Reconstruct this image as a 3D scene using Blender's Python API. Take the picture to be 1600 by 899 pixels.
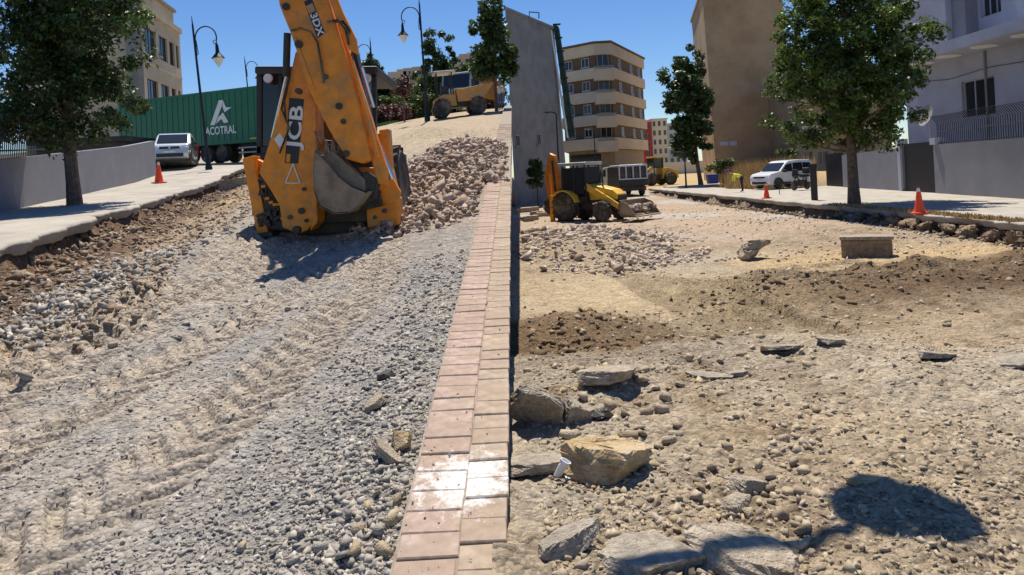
import bpy, bmesh, math, random
import numpy as np
from mathutils import Vector, Matrix

for o in list(bpy.data.objects): bpy.data.objects.remove(o)
random.seed(7); rng = np.random.default_rng(7)
scene = bpy.context.scene
COL = scene.collection
R = math.radians

# ------------------------------------------------------------------ camera, sky, sun, exposure
CAM_Z = 1.6; ROLL = R(3.0); F = 1100.0; HY = 275.0
CR = Vector((math.cos(ROLL), 0, -math.sin(ROLL))); CU = Vector((math.sin(ROLL), 0, math.cos(ROLL))); CF = Vector((0, 1, 0))
cam = bpy.data.cameras.new('camera'); camo = bpy.data.objects.new('camera', cam); COL.objects.link(camo)
cam.sensor_width = 36; cam.lens = F / 1600 * 36; cam.shift_y = (HY - 449.5) / 1600; cam.clip_start = 0.05; cam.clip_end = 5000
camo.matrix_world = Matrix(((CR.x, CU.x, -CF.x, 0), (CR.y, CU.y, -CF.y, 0), (CR.z, CU.z, -CF.z, CAM_Z), (0, 0, 0, 1)))
scene.camera = camo
SUN_EL = R(66); SUN_AZ = R(-3)          # azimuth clockwise from +Y (straight ahead)
w = bpy.data.worlds.new('World'); scene.world = w; w.use_nodes = True
nt = w.node_tree; bg = nt.nodes['Background']
sky = nt.nodes.new('ShaderNodeTexSky'); sky.sky_type = 'NISHITA'; sky.sun_disc = False
sky.sun_elevation = SUN_EL; sky.sun_rotation = SUN_AZ; sky.air_density = 1.0; sky.dust_density = 0.15; sky.altitude = 300; sky.ozone_density = 5
hsv = nt.nodes.new('ShaderNodeHueSaturation'); hsv.inputs['Saturation'].default_value = 1.2; hsv.inputs['Hue'].default_value = .508; nt.links.new(sky.outputs[0], hsv.inputs['Color']); nt.links.new(hsv.outputs[0], bg.inputs[0]); bg.inputs[1].default_value = 0.09
sl = bpy.data.lights.new('sun', 'SUN'); sl.energy = 5.0; sl.angle = R(0.6); sl.color = (1, 0.92, 0.8)
so = bpy.data.objects.new('sun', sl); COL.objects.link(so)
SD = Vector((math.sin(SUN_AZ) * math.cos(SUN_EL), math.cos(SUN_AZ) * math.cos(SUN_EL), math.sin(SUN_EL)))
so.rotation_euler = SD.to_track_quat('Z', 'Y').to_euler(); so.location = (0, 0, 60)
vs = scene.view_settings; vs.view_transform = 'Standard'; vs.look = 'None'; vs.gamma = 1; vs.exposure = 0.36; vs.use_curve_mapping = False

def P(px, py, d):                       # photo pixel + distance -> world point
    a = (px - 800) / F * d; b = (HY - py) / F * d
    return Vector((0, 0, CAM_Z)) + CR * a + CU * b + CF * d

# ------------------------------------------------------------------ noise and terrain
def _h(ix, iy, s):
    n = (ix.astype(np.int64) * 374761393 + iy.astype(np.int64) * 668265263 + s * 1442695041) & 0xffffffff
    n = ((n ^ (n >> 13)) * 1274126177) & 0xffffffff
    return ((n ^ (n >> 16)) & 0xffff) / 65535.0
def vn(x, y, s=0):
    x = np.asarray(x, float); y = np.asarray(y, float)
    x0 = np.floor(x); y0 = np.floor(y); fx = x - x0; fy = y - y0
    fx = fx * fx * (3 - 2 * fx); fy = fy * fy * (3 - 2 * fy)
    a = _h(x0, y0, s); b = _h(x0 + 1, y0, s); c = _h(x0, y0 + 1, s); d = _h(x0 + 1, y0 + 1, s)
    return (a * (1 - fx) + b * fx) * (1 - fy) + (c * (1 - fx) + d * fx) * fy
def fbm(x, y, s=0, o=4):
    r = 0; a = 0.5; t = 0
    for i in range(o):
        r = r + a * vn(np.asarray(x) * 2 ** i, np.asarray(y) * 2 ** i, s + i * 17); t += a; a *= 0.55
    return r / t - 0.5
def sm(t):
    t = np.clip(t, 0, 1); return t * t * (3 - 2 * t)
def ip(pts):
    xs = [p[0] for p in pts]; ys = [p[1] for p in pts]
    return lambda Y: np.interp(Y, xs, ys)
zc = ip([(0, -.25), (2.75, .04), (5.5, .43), (9, .88), (13, 1.38), (17, 1.95), (24, 3.2), (31, 4.15), (42, 5.65), (48, 6.4), (70, 8.2), (120, 11), (600, 16)])     # kerb line at the seam
zs = ip([(0, 0), (5, .6), (9.6, 1.02), (12.6, 1.25), (16, 1.38), (21, 1.7), (27, 2.1), (30, 2.4), (35, 2.78), (45, 3.6), (70, 5), (120, 8), (600, 12)])  # left pavement
def lipL(Y): return -4.5 - .245 * np.asarray(Y, float)
def zL(X, Y):
    X = np.asarray(X, float); Y = np.asarray(Y, float); lip = lipL(Y)
    t = np.clip((X - lip) / (-lip), 0, 1); t = t + .9 * t * (1 - t) * sm((Y - 16) / 12); step = .43 * (1 - sm((Y - 33) / 8)) + .03
    road = (1 - t) * (zs(Y) - step) + t * (zc(Y) - .13) - .12 * np.sin(math.pi * t) * (1 - sm((Y - 14) / 10))
    k = sm((lip + .12 - X) / .4)
    z = road * (1 - k) + (zs(Y) - .1) * k
    z = z + .55 * np.exp(-(((X + 1.45) / 1.15) ** 2 + ((Y - 17.2) / 4.2) ** 2) ** 1.3)            # rubble heap
    z = z + .3 * np.exp(-(((X + 4.4) / .7) ** 2 + ((Y - 10.6) / 2.4) ** 2)) * sm((Y - 3) / 3)      # windrow of stones
    z = z + .4 * np.exp(-(((X + 3.2) / 1.2) ** 2 + ((Y - 27) / 1.6) ** 2)) - .35 * np.exp(-(((X + 1.4) / 1.2) ** 2 + ((Y - 26) / 1.5) ** 2))
    return z
LIPR = 12.0
def zR(X, Y):
    X = np.asarray(X, float); Y = np.asarray(Y, float)
    yl = 6.0 - .1 * X + 1.2 * fbm(X * .5, Y * .0 + 3, 5, 3)
    z = -.7 * sm((Y - yl) / 2.6)
    z = z + .12 * sm((Y - 48) / 20)
    k = sm((X - LIPR + .25 * fbm(Y * 1.1, X * 0, 9, 3) * 2) / .35) * sm((Y - 5) / 3)
    z = z * (1 - k) + (-.27) * k
    z = z + .42 * np.exp(-(((Y - 12.4 - .16 * (X - 5)) / 1.2) ** 2)) * (.7 + .9 * fbm(X * 1.3, Y * 1.3, 33, 3)) * sm((X - 2.6) / 2) * sm((12 - X) / 2)            # loam ridge
    z = z + .4 * np.exp(-(((X - .8) / 1.2) ** 2 + ((Y - 9.0) / 1.5) ** 2))
    z = z + .45 * np.exp(-(((X - 1.6) / 2.6) ** 2 + ((Y - 22) / 3.6) ** 2) ** 1.4)                                     # rubble spread
    z = z + .35 * np.exp(-(((X - 9.6) / 1.7) ** 2 + ((Y - 22.5) / 4) ** 2))
    z = z + .9 * sm((X / (Y + 1) - .285) / .05) * sm((Y - 50) / 6) * sm((30 - X) / 4)
    return z
def bumps(X, Y, amp):
    return amp * (1.1 * fbm(X * .7, Y * .7, 1, 3) + .75 * fbm(X * 3.1, Y * 3.1, 2, 4) + .42 * np.abs(fbm(X * 11, Y * 11, 3, 3)))
def G(px, py, side):                     # first hit of the pixel's ray with the ground
    f = zL if side == 'L' else zR
    ds = np.geomspace(1.5, 400, 6000); dv = P(px, py, 1) - Vector((0, 0, CAM_Z))
    X = dv.x * ds; Y = dv.y * ds; Z = CAM_Z + dv.z * ds
    below = np.nonzero(Z <= f(X, Y))[0]
    i = below[0] if len(below) else len(ds) - 1
    return Vector((X[i], Y[i], float(f(X[i], Y[i]))))

# ------------------------------------------------------------------ mesh helpers
def fastmesh(name, V, Fc, cols=None):
    me = bpy.data.meshes.new(name); V = np.asarray(V, np.float32); Fc = np.asarray(Fc, np.int32); k = Fc.shape[1]
    me.vertices.add(len(V)); me.vertices.foreach_set('co', V.ravel())
    me.loops.add(Fc.size); me.loops.foreach_set('vertex_index', Fc.ravel())
    me.polygons.add(len(Fc)); me.polygons.foreach_set('loop_start', np.arange(0, Fc.size, k, dtype=np.int32))
    me.update(calc_edges=True)
    if cols is not None:
        c = np.ones((len(V), 4), np.float32); c[:, :3] = cols
        me.attributes.new('tint', 'FLOAT_COLOR', 'POINT').data.foreach_set('color', c.ravel())
    me.validate(); return me
def link(name, me, parent=None, mat=None, smooth=False):
    o = bpy.data.objects.new(name, me); COL.objects.link(o)
    if mat is not None: me.materials.append(mat)
    if parent is not None: o.parent = parent
    if smooth and me is not None: me.polygons.foreach_set('use_smooth', [True] * len(me.polygons))
    return o
def tag(o, label=None, cat=None, group=None, kind=None):
    if label: o['label'] = label
    if cat: o['category'] = cat
    if group: o['group'] = group
    if kind: o['kind'] = kind
    return o
def thing(name, label, cat, loc=(0, 0, 0), rz=0, group=None, rx=0, ry=0):
    o = bpy.data.objects.new(name, None); COL.objects.link(o); o.location = loc; o.rotation_euler = (rx, ry, rz); o.empty_display_size = .2
    return tag(o, label, cat, group)
def mw(o): return Matrix.LocRotScale(o.location, o.rotation_euler, o.scale)
def copy_tree(o, parent=None):
    c = o.copy(); COL.objects.link(c); c.parent = parent
    for ch in list(o.children): copy_tree(ch, c)
    return c
class MB:
    def __init__(s): s.v = []; s.f = []; s.M = None
    def add(s, vs, fs):
        n = len(s.v)
        for p in vs:
            p = Vector(p)
            if s.M: p = s.M @ p
            s.v.append(tuple(p))
        s.f += [tuple(i + n for i in f) for f in fs]; return s
    def box(s, c, d, rot=None):
        m = Matrix.Translation(c) @ (rot.to_4x4() if rot else Matrix())
        h = [x / 2 for x in d]
        vs = [m @ Vector((sx * h[0], sy * h[1], sz * h[2])) for sx in (-1, 1) for sy in (-1, 1) for sz in (-1, 1)]
        return s.add(vs, [(0, 1, 3, 2), (4, 6, 7, 5), (0, 4, 5, 1), (2, 3, 7, 6), (0, 2, 6, 4), (1, 5, 7, 3)])
    def bb(s, x0, x1, y0, y1, z0, z1): return s.box(((x0 + x1) / 2, (y0 + y1) / 2, (z0 + z1) / 2), (x1 - x0, y1 - y0, z1 - z0))
    def prism(s, A, B):                 # two matching outlines
        n = len(A)
        return s.add(list(A) + list(B), [tuple(range(n - 1, -1, -1)), tuple(range(n, 2 * n))] + [(i, (i + 1) % n, (i + 1) % n + n, i + n) for i in range(n)])
    def xz(s, poly, y0, y1, fn=None):
        g = fn or (lambda x, y, z: (x, y, z))
        return s.prism([g(x, y0, z) for x, z in poly], [g(x, y1, z) for x, z in poly])
    def yz(s, poly, x0, x1): return s.prism([(x0, y, z) for y, z in poly], [(x1, y, z) for y, z in poly])
    def xy(s, poly, z0, z1): return s.prism([(x, y, z0) for x, y in poly], [(x, y, z1) for x, y in poly])
    def tube(s, pts, r, n=8):
        pts = [Vector(p) for p in pts]; rs = r if isinstance(r, (list, tuple)) else [r] * len(pts)
        vs = []; up = Vector((.13, .21, .97))
        for i, p in enumerate(pts):
            t = (pts[min(i + 1, len(pts) - 1)] - pts[max(i - 1, 0)]).normalized()
            a = t.cross(up)
            if a.length < .05: a = t.cross(Vector((1, 0, 0)))
            a.normalize(); b = t.cross(a)
            for k in range(n):
                an = 2 * math.pi * k / n; vs.append(p + (a * math.cos(an) + b * math.sin(an)) * rs[i])
        fs = [(i * n + k, i * n + (k + 1) % n, (i + 1) * n + (k + 1) % n, (i + 1) * n + k) for i in range(len(pts) - 1) for k in range(n)]
        fs += [tuple(range(n - 1, -1, -1)), tuple(range((len(pts) - 1) * n, len(pts) * n))]
        return s.add(vs, fs)
    def cyl(s, a, b, r, n=16): return s.tube([a, b], r, n)
    def lathe(s, prof, n=20, M=None):   # (r, z) about local Z
        M = M or Matrix(); vs = []
        for r, z in prof:
            for k in range(n):
                an = 2 * math.pi * k / n; vs.append(M @ Vector((r * math.cos(an), r * math.sin(an), z)))
        fs = [(i * n + k, i * n + (k + 1) % n, (i + 1) * n + (k + 1) % n, (i + 1) * n + k) for i in range(len(prof) - 1) for k in range(n)]
        fs += [tuple(range(n - 1, -1, -1)), tuple(range((len(prof) - 1) * n, len(prof) * n))]
        return s.add(vs, fs)
    def build(s, name, mat, parent=None, bev=0, smooth=False):
        me = bpy.data.meshes.new(name); me.from_pydata(s.v, [], s.f)
        bm = bmesh.new(); bm.from_mesh(me); bmesh.ops.recalc_face_normals(bm, faces=bm.faces); bm.to_mesh(me); bm.free()
        o = link(name, me, parent, mat)
        if bev:
            m = o.modifiers.new('bevel', 'BEVEL'); m.width = bev; m.segments = 2; m.limit_method = 'ANGLE'; m.angle_limit = R(35)
        if smooth: me.shade_smooth_by_angle(R(40)) if hasattr(me, 'shade_smooth_by_angle') else None
        if smooth:
            me.polygons.foreach_set('use_smooth', [True] * len(me.polygons))
            try:
                bm = bmesh.new(); bm.from_mesh(me)
                for e in bm.edges:
                    if len(e.link_faces) == 2 and e.calc_face_angle(0) > R(38): e.smooth = False
                bm.to_mesh(me); bm.free()
            except Exception: pass
        return o
def text(s, name, size, mat, parent, M, ext=.004, bold=0.0):
    cu = bpy.data.curves.new(name, 'FONT'); cu.body = s; cu.size = size; cu.extrude = ext; cu.offset = bold; cu.align_x = 'CENTER'; cu.align_y = 'CENTER'; cu.resolution_u = 3
    t = bpy.data.objects.new(name, cu); COL.objects.link(t); bpy.context.view_layer.update()
    me = bpy.data.meshes.new_from_object(t.evaluated_get(bpy.context.evaluated_depsgraph_get()))
    bpy.data.objects.remove(t); me.materials.clear(); me.transform(M)
    return link(name, me, parent, mat)
def frame(o, right, up):                 # matrix whose XY plane lies along right/up at o
    r = Vector(right).normalized(); u = Vector(up); u = (u - r * u.dot(r)).normalized(); n = r.cross(u)
    return Matrix(((r.x, u.x, n.x, o[0]), (r.y, u.y, n.y, o[1]), (r.z, u.z, n.z, o[2]), (0, 0, 0, 1)))

# ------------------------------------------------------------------ materials
def pm(name, col, rough=.6, metal=0, var=.12, scale=3, bump=0, bscale=30, dust=None, damt=.0, island=0, trans=0, spec=.5, coat=0):
    m = bpy.data.materials.new(name); m.use_nodes = True; t = m.node_tree; N = t.nodes; L = t.links
    b = N['Principled BSDF']; b.inputs['Roughness'].default_value = rough; b.inputs['Metallic'].default_value = metal
    b.inputs['Specular IOR Level'].default_value = spec; b.inputs['Coat Weight'].default_value = coat
    tc = N.new('ShaderNodeTexCoord'); ns = N.new('ShaderNodeTexNoise'); ns.inputs['Scale'].default_value = scale; ns.inputs['Detail'].default_value = 8; ns.inputs['Roughness'].default_value = .65
    L.new(tc.outputs['Object'], ns.inputs['Vector'])
    hs = N.new('ShaderNodeHueSaturation'); hs.inputs['Color'].default_value = (*col, 1)
    mr = N.new('ShaderNodeMapRange'); mr.inputs[1].default_value = .3; mr.inputs[2].default_value = .7; mr.inputs[3].default_value = 1 - var * 1.6; mr.inputs[4].default_value = 1 + var * 1.6
    L.new(ns.outputs[0], mr.inputs[0]); val = mr.outputs[0]
    if island:
        ge = N.new('ShaderNodeNewGeometry'); m2 = N.new('ShaderNodeMapRange'); m2.inputs[3].default_value = 1 - island; m2.inputs[4].default_value = 1 + island
        L.new(ge.outputs['Random Per Island'], m2.inputs[0]); mu = N.new('ShaderNodeMath'); mu.operation = 'MULTIPLY'; L.new(val, mu.inputs[0]); L.new(m2.outputs[0], mu.inputs[1]); val = mu.outputs[0]
    L.new(val, hs.inputs['Value']); out = hs.outputs[0]
    if dust:
        n2 = N.new('ShaderNodeTexNoise'); n2.inputs['Scale'].default_value = scale * .7; n2.inputs['Detail'].default_value = 10; n2.inputs['Roughness'].default_value = .7; L.new(tc.outputs['Object'], n2.inputs['Vector'])
        r2 = N.new('ShaderNodeMapRange'); r2.inputs[1].default_value = .62 - damt * .35; r2.inputs[2].default_value = .82 - damt * .3; L.new(n2.outputs[0], r2.inputs[0])
        mx = N.new('ShaderNodeMix'); mx.data_type = 'RGBA'; L.new(r2.outputs[0], mx.inputs[0]); L.new(out, mx.inputs[6]); mx.inputs[7].default_value = (*dust, 1); out = mx.outputs[2]
    L.new(out, b.inputs['Base Color'])
    if bump:
        n3 = N.new('ShaderNodeTexNoise'); n3.inputs['Scale'].default_value = bscale; n3.inputs['Detail'].default_value = 6; L.new(tc.outputs['Object'], n3.inputs['Vector'])
        bp = N.new('ShaderNodeBump'); bp.inputs['Strength'].default_value = bump; bp.inputs['Distance'].default_value = .02; L.new(n3.outputs[0], bp.inputs['Height']); L.new(bp.outputs[0], b.inputs['Normal'])
    if trans:
        tr = N.new('ShaderNodeBsdfTranslucent'); L.new(out, tr.inputs[0]); ms = N.new('ShaderNodeMixShader'); ms.inputs[0].default_value = trans
        L.new(b.outputs[0], ms.inputs[1]); L.new(tr.outputs[0], ms.inputs[2]); L.new(ms.outputs[0], N['Material Output'].inputs[0])
    return m
def ground_mat(name, bscale=1.0):
    m = bpy.data.materials.new(name); m.use_nodes = True; t = m.node_tree; N = t.nodes; L = t.links
    b = N['Principled BSDF']; b.inputs['Roughness'].default_value = .95; b.inputs['Specular IOR Level'].default_value = .15
    at = N.new('ShaderNodeAttribute'); at.attribute_name = 'tint'; tc = N.new('ShaderNodeTexCoord')
    vo = N.new('ShaderNodeTexVoronoi'); vo.inputs['Scale'].default_value = 34 * bscale; L.new(tc.outputs['Object'], vo.inputs['Vector'])
    vo2 = N.new('ShaderNodeTexVoronoi'); vo2.inputs['Scale'].default_value = 11 * bscale; L.new(tc.outputs['Object'], vo2.inputs['Vector'])
    ns = N.new('ShaderNodeTexNoise'); ns.inputs['Scale'].default_value = 5; ns.inputs['Detail'].default_value = 10; ns.inputs['Roughness'].default_value = .72; L.new(tc.outputs['Object'], ns.inputs['Vector'])
    se = N.new('ShaderNodeSeparateColor'); L.new(vo.outputs['Color'], se.inputs[0])
    mr = N.new('ShaderNodeMapRange'); mr.inputs[3].default_value = .72; mr.inputs[4].default_value = 1.28; L.new(se.outputs[0], mr.inputs[0])
    m2 = N.new('ShaderNodeMapRange'); m2.inputs[1].default_value = .3; m2.inputs[2].default_value = .7; m2.inputs[3].default_value = .68; m2.inputs[4].default_value = 1.25; L.new(ns.outputs[0], m2.inputs[0])
    mu = N.new('ShaderNodeMath'); mu.operation = 'MULTIPLY'; L.new(mr.outputs[0], mu.inputs[0]); L.new(m2.outputs[0], mu.inputs[1])
    hs = N.new('ShaderNodeHueSaturation'); L.new(at.outputs['Color'], hs.inputs['Color']); L.new(mu.outputs[0], hs.inputs['Value']); L.new(hs.outputs[0], b.inputs['Base Color'])
    b1 = N.new('ShaderNodeBump'); b1.inputs['Strength'].default_value = .8; b1.inputs['Distance'].default_value = .02; b1.invert = True; L.new(vo.outputs['Distance'], b1.inputs['Height'])
    b2 = N.new('ShaderNodeBump'); b2.inputs['Strength'].default_value = .55; b2.inputs['Distance'].default_value = .05; b2.invert = True; L.new(vo2.outputs['Distance'], b2.inputs['Height']); L.new(b1.outputs[0], b2.inputs['Normal'])
    b3 = N.new('ShaderNodeBump'); b3.inputs['Strength'].default_value = .7; b3.inputs['Distance'].default_value = .06; L.new(ns.outputs[0], b3.inputs['Height']); L.new(b2.outputs[0], b3.inputs['Normal']); L.new(b3.outputs[0], b.inputs['Normal'])
    return m
def glass_mat(name, col=(.02, .025, .03), rough=.08):
    m = pm(name, col, rough, 0, .05); return m
DUST = (.36, .28, .19)
M = dict(
    ground=ground_mat('ground'), conc=pm('concrete', (.37, .34, .29), .9, var=.16, scale=1.3, bump=.3, bscale=25, dust=(.42, .36, .27), damt=.3),
    orange=pm('machine_orange', (.78, .26, .008), .4, var=.12, scale=5, dust=(.33, .19, .07), damt=.36, bump=.1), orange2=pm('dusty_orange', (.6, .27, .05), .6, var=.1, dust=DUST, damt=.5),
    yellow=pm('machine_yellow', (.78, .47, .04), .45, var=.1, dust=DUST, damt=.25), black=pm('black_paint', (.018, .018, .02), .45, var=.3, dust=(.1, .08, .06), damt=.15),
    dark=pm('dark_steel', (.05, .045, .04), .6, .2, var=.3, dust=(.16, .12, .08), damt=.3), steel=pm('bucket_steel', (.25, .185, .125), .7, .1, var=.25, scale=5, dust=(.34, .26, .18), damt=.45, bump=.2),
    chrome=pm('chrome', (.75, .75, .75), .2, 1), rubber=pm('rubber', (.035, .033, .03), .85, var=.25, dust=(.22, .18, .13), damt=.45), white=pm('white_paint', (.75, .75, .73), .4, var=.05), glass=glass_mat('dark_glass'),
    silver=pm('silver_paint', (.55, .59, .63), .3, .25, var=.03, coat=.5), vanwhite=pm('van_white', (.75, .76, .77), .3, var=.03, coat=.5), red=pm('tail_red', (.5, .02, .015), .3),
    cone=pm('cone_orange', (.9, .09, .02), .5, var=.05), green=pm('trailer_green', (.006, .135, .062), .45, var=.08, scale=.7, dust=(.06, .15, .09), damt=.1), lampiron=pm('lamp_iron', (.018, .022, .024), .45, .3), lampglass=pm('lamp_glass', (.75, .75, .7), .15, spec=.6),
    bark=pm('bark', (.14, .1, .07), .9, var=.35, scale=9, bump=.8, bscale=25), leaf=pm('leaf', (.095, .145, .026), .4, var=.3, scale=.8, island=.65, trans=.38), leafd=pm('leaf_dark', (.062, .104, .025), .42, var=.3, scale=.6, island=.6, trans=.32), leafy=pm('leaf_light', (.1, .14, .03), .5, var=.2, scale=.8, island=.5, trans=.35),
    dry=pm('dry_grass', (.42, .29, .12), .8, var=.2, island=.35, trans=.2), shrubred=pm('shrub_red', (.12, .045, .04), .6, island=.5, trans=.2), grass=pm('grass', (.08, .16, .03), .7, island=.3, trans=.2),
    greywall=pm('grey_render', (.22, .225, .25), .9, var=.07, scale=.8, bump=.15, bscale=12, dust=(.34, .33, .32), damt=.1), greywall2=pm('dark_grey_render', (.23, .225, .215), .95, var=.14, scale=.9, bump=.2, dust=(.28, .27, .25), damt=.3), tanwall=pm('tan_render', (.44, .295, .165), .95, var=.15, scale=.35, bump=.25, bscale=4, dust=(.52, .39, .24), damt=.35),
    beige=pm('beige_render', (.55, .48, .36), .9, var=.06, scale=.5), shadebrown=pm('shade_brown', (.12, .085, .055), .9, var=.1), stonebase=pm('stone_base', (.3, .24, .17), .85, var=.12, scale=2), redwall=pm('red_render', (.35, .035, .04), .9), cream=pm('cream_render', (.6, .54, .42), .9, var=.06), villa=pm('villa_render', (.36, .37, .44), .9, var=.08, scale=.7, bump=.08), whitewall=pm('white_render', (.5, .52, .58), .9, var=.05, scale=.7, bump=.08),
    palebld=pm('pale_beige_render', (.5, .42, .3), .9, var=.08, scale=.4, dust=(.38, .31, .22), damt=.2), shade=pm('dark_interior', (.02, .02, .024), .6), frame=pm('window_frame', (.35, .34, .32), .5), rail=pm('railing_iron', (.03, .03, .035), .5, .3), gate=pm('gate_black', (.014, .014, .017), .55),
    greenglass=pm('green_strip', (.03, .055, .045), .7, spec=.2), slab=pm('asphalt_slab', (.37, .32, .25), .95, var=.3, scale=14, bump=1.0, bscale=90, dust=(.2, .165, .12), damt=.3), gold=pm('golden_stone', (.46, .33, .165), .95, var=.3, scale=9, bump=1.0, bscale=70, dust=(.5, .41, .28), damt=.5), slabgrey=pm('concrete_chunk', (.42, .355, .265), .95, var=.3, scale=11, bump=1.0, bscale=80, dust=(.24, .185, .125), damt=.4),
    skin=pm('skin', (.35, .18, .11), .6), hiviz=pm('hiviz', (.75, .8, .08), .7), shirtw=pm('white_cloth', (.65, .65, .62), .8), blue=pm('blue_cloth', (.05, .1, .28), .8), darkcloth=pm('dark_cloth', (.03, .03, .04), .8), hair=pm('hair', (.02, .015, .012), .7),
    plastic=pm('dark_plastic', (.03, .03, .032), .5), light=pm('headlamp', (.7, .72, .75), .1), paper=pm('white_paper', (.8, .8, .82), .6), bluebin=pm('blue_plastic', (.02, .05, .3), .5), metalgrey=pm('metal_grey', (.42, .44, .45), .45, .4, var=.1, dust=DUST, damt=.2), hillm=pm('hill_scrub', (.16, .13, .09), .95, var=.3, scale=.05), housefar=pm('far_house', (.48, .38, .3), .9, var=.1))
def rock_mat(name, cols, bump=.5):
    m = bpy.data.materials.new(name); m.use_nodes = True; t = m.node_tree; N = t.nodes; L = t.links
    b = N['Principled BSDF']; b.inputs['Roughness'].default_value = .9; b.inputs['Specular IOR Level'].default_value = .2
    ge = N.new('ShaderNodeNewGeometry'); oi = N.new('ShaderNodeObjectInfo'); ad = N.new('ShaderNodeMath'); ad.operation = 'ADD'; fr = N.new('ShaderNodeMath'); fr.operation = 'FRACT'
    L.new(ge.outputs['Random Per Island'], ad.inputs[0]); L.new(oi.outputs['Random'], ad.inputs[1]); L.new(ad.outputs[0], fr.inputs[0])
    cr = N.new('ShaderNodeValToRGB'); L.new(fr.outputs[0], cr.inputs[0]); e = cr.color_ramp.elements
    while len(e) < len(cols): e.new(.5)
    for i, c in enumerate(cols): e[i].position = i / (len(cols) - 1); e[i].color = (*c, 1)
    tc = N.new('ShaderNodeTexCoord'); ns = N.new('ShaderNodeTexNoise'); ns.inputs['Scale'].default_value = 14; ns.inputs['Detail'].default_value = 8; L.new(tc.outputs['Object'], ns.inputs['Vector'])
    mr = N.new('ShaderNodeMapRange'); mr.inputs[1].default_value = .3; mr.inputs[2].default_value = .7; mr.inputs[3].default_value = .7; mr.inputs[4].default_value = 1.25; L.new(ns.outputs[0], mr.inputs[0])
    hs = N.new('ShaderNodeHueSaturation'); L.new(cr.outputs[0], hs.inputs['Color']); L.new(mr.outputs[0], hs.inputs['Value']); L.new(hs.outputs[0], b.inputs['Base Color'])
    bp = N.new('ShaderNodeBump'); bp.inputs['Strength'].default_value = bump; bp.inputs['Distance'].default_value = .02; L.new(ns.outputs[0], bp.inputs['Height']); L.new(bp.outputs[0], b.inputs['Normal'])
    return m
M['gravel'] = rock_mat('gravel', [(.29, .265, .23), (.4, .365, .315), (.33, .31, .275), (.43, .38, .31), (.25, .235, .21), (.41, .37, .31), (.56, .52, .45)])
M['rubble'] = rock_mat('rubble', [(.42, .32, .25), (.33, .24, .18), (.5, .41, .33), (.37, .27, .2), (.44, .36, .29), (.29, .21, .16)])
M['rubbler'] = rock_mat('pale_rubble', [(.46, .38, .3), (.33, .24, .18), (.56, .49, .41), (.38, .28, .21), (.5, .44, .38)])
M['tanrock'] = rock_mat('tan_rock', [(.42, .34, .23), (.34, .27, .18), (.5, .42, .3), (.3, .23, .16), (.45, .36, .22), (.4, .35, .28)])
M['darkrock'] = rock_mat('bank_rock', [(.22, .15, .095), (.27, .2, .135), (.33, .27, .2), (.17, .12, .08)])

# ------------------------------------------------------------------ ground sheets
def path_field(X, Y, pts):
    best = np.full(X.shape, 1e9); S = np.zeros(X.shape); T = np.zeros(X.shape); acc = 0
    for (x0, y0), (x1, y1) in zip(pts[:-1], pts[1:]):
        dx, dy = x1 - x0, y1 - y0; L = math.hypot(dx, dy); dx /= L; dy /= L
        s = np.clip((X - x0) * dx + (Y - y0) * dy, 0, L); ex = X - x0 - s * dx; ey = Y - y0 - s * dy
        d = np.hypot(ex, ey); k = d < best
        best = np.where(k, d, best); S = np.where(k, acc + s, S); T = np.where(k, (X - x0) * -dy + (Y - y0) * dx, T); acc += L
    return best, S, T
def mixc(c, col, w):
    w = np.clip(w, 0, 1)[..., None]; return c * (1 - w) + np.array(col) * w
def tracks(X, Y, Z, c, paths, col, wd=.3, depth=.03, pitch=.24, lug=.032):
    for pts in paths:
        near = np.nonzero((X > min(p[0] for p in pts) - 1) & (X < max(p[0] for p in pts) + 1) & (Y > min(p[1] for p in pts) - 1) & (Y < max(p[1] for p in pts) + 1))
        d, s, t = path_field(X[near], Y[near], pts)
        k = 1 - sm((d - wd) / .08); rim = np.exp(-((d - wd - .1) / .07) ** 2)
        brk = sm((fbm(X[near] * 1.7, Y[near] * 1.7, 31, 2) + .32) * 3)
        tread = np.sin(2 * math.pi * (s / pitch + np.abs(t) / .22 * .8)); tread = np.clip(tread * 2.0, -1, 1)
        Z[near] += (-depth * k + .03 * rim + k * lug * tread) * (.35 + .65 * brk)
        kc = 1 - sm((d - wd * .5) / .38); c[near] = mixc(c[near], col, .7 * kc * (.35 + .65 * brk))
def px_path(pts, side): return [tuple(G(x, y, side)[:2]) for x, y in pts]
TRK_L = [px_path(p, 'L') for p in ([(560, 372), (540, 410), (480, 450), (390, 500), (270, 560), (120, 640), (-60, 740)], [(470, 380), (420, 420), (340, 460), (230, 510), (100, 575), (-60, 660)], [(430, 372), (380, 390), (330, 425), (240, 470), (90, 540), (-40, 600)],
                                   [(600, 375), (590, 430), (545, 480), (480, 540), (390, 620), (260, 720), (60, 860), (-60, 960)])]
TRK_R = [px_path(p, 'R') for p in ([(960, 425), (1010, 455), (1060, 480), (1130, 515)], [(1010, 430), (1060, 455), (1110, 478), (1180, 512)], [(1080, 440), (1140, 460), (1210, 490), (1300, 520)], [(1200, 425), (1340, 410), (1480, 402), (1640, 400)], [(1180, 440), (1330, 425), (1480, 420), (1640, 415)])]
GRID = {}
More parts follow.
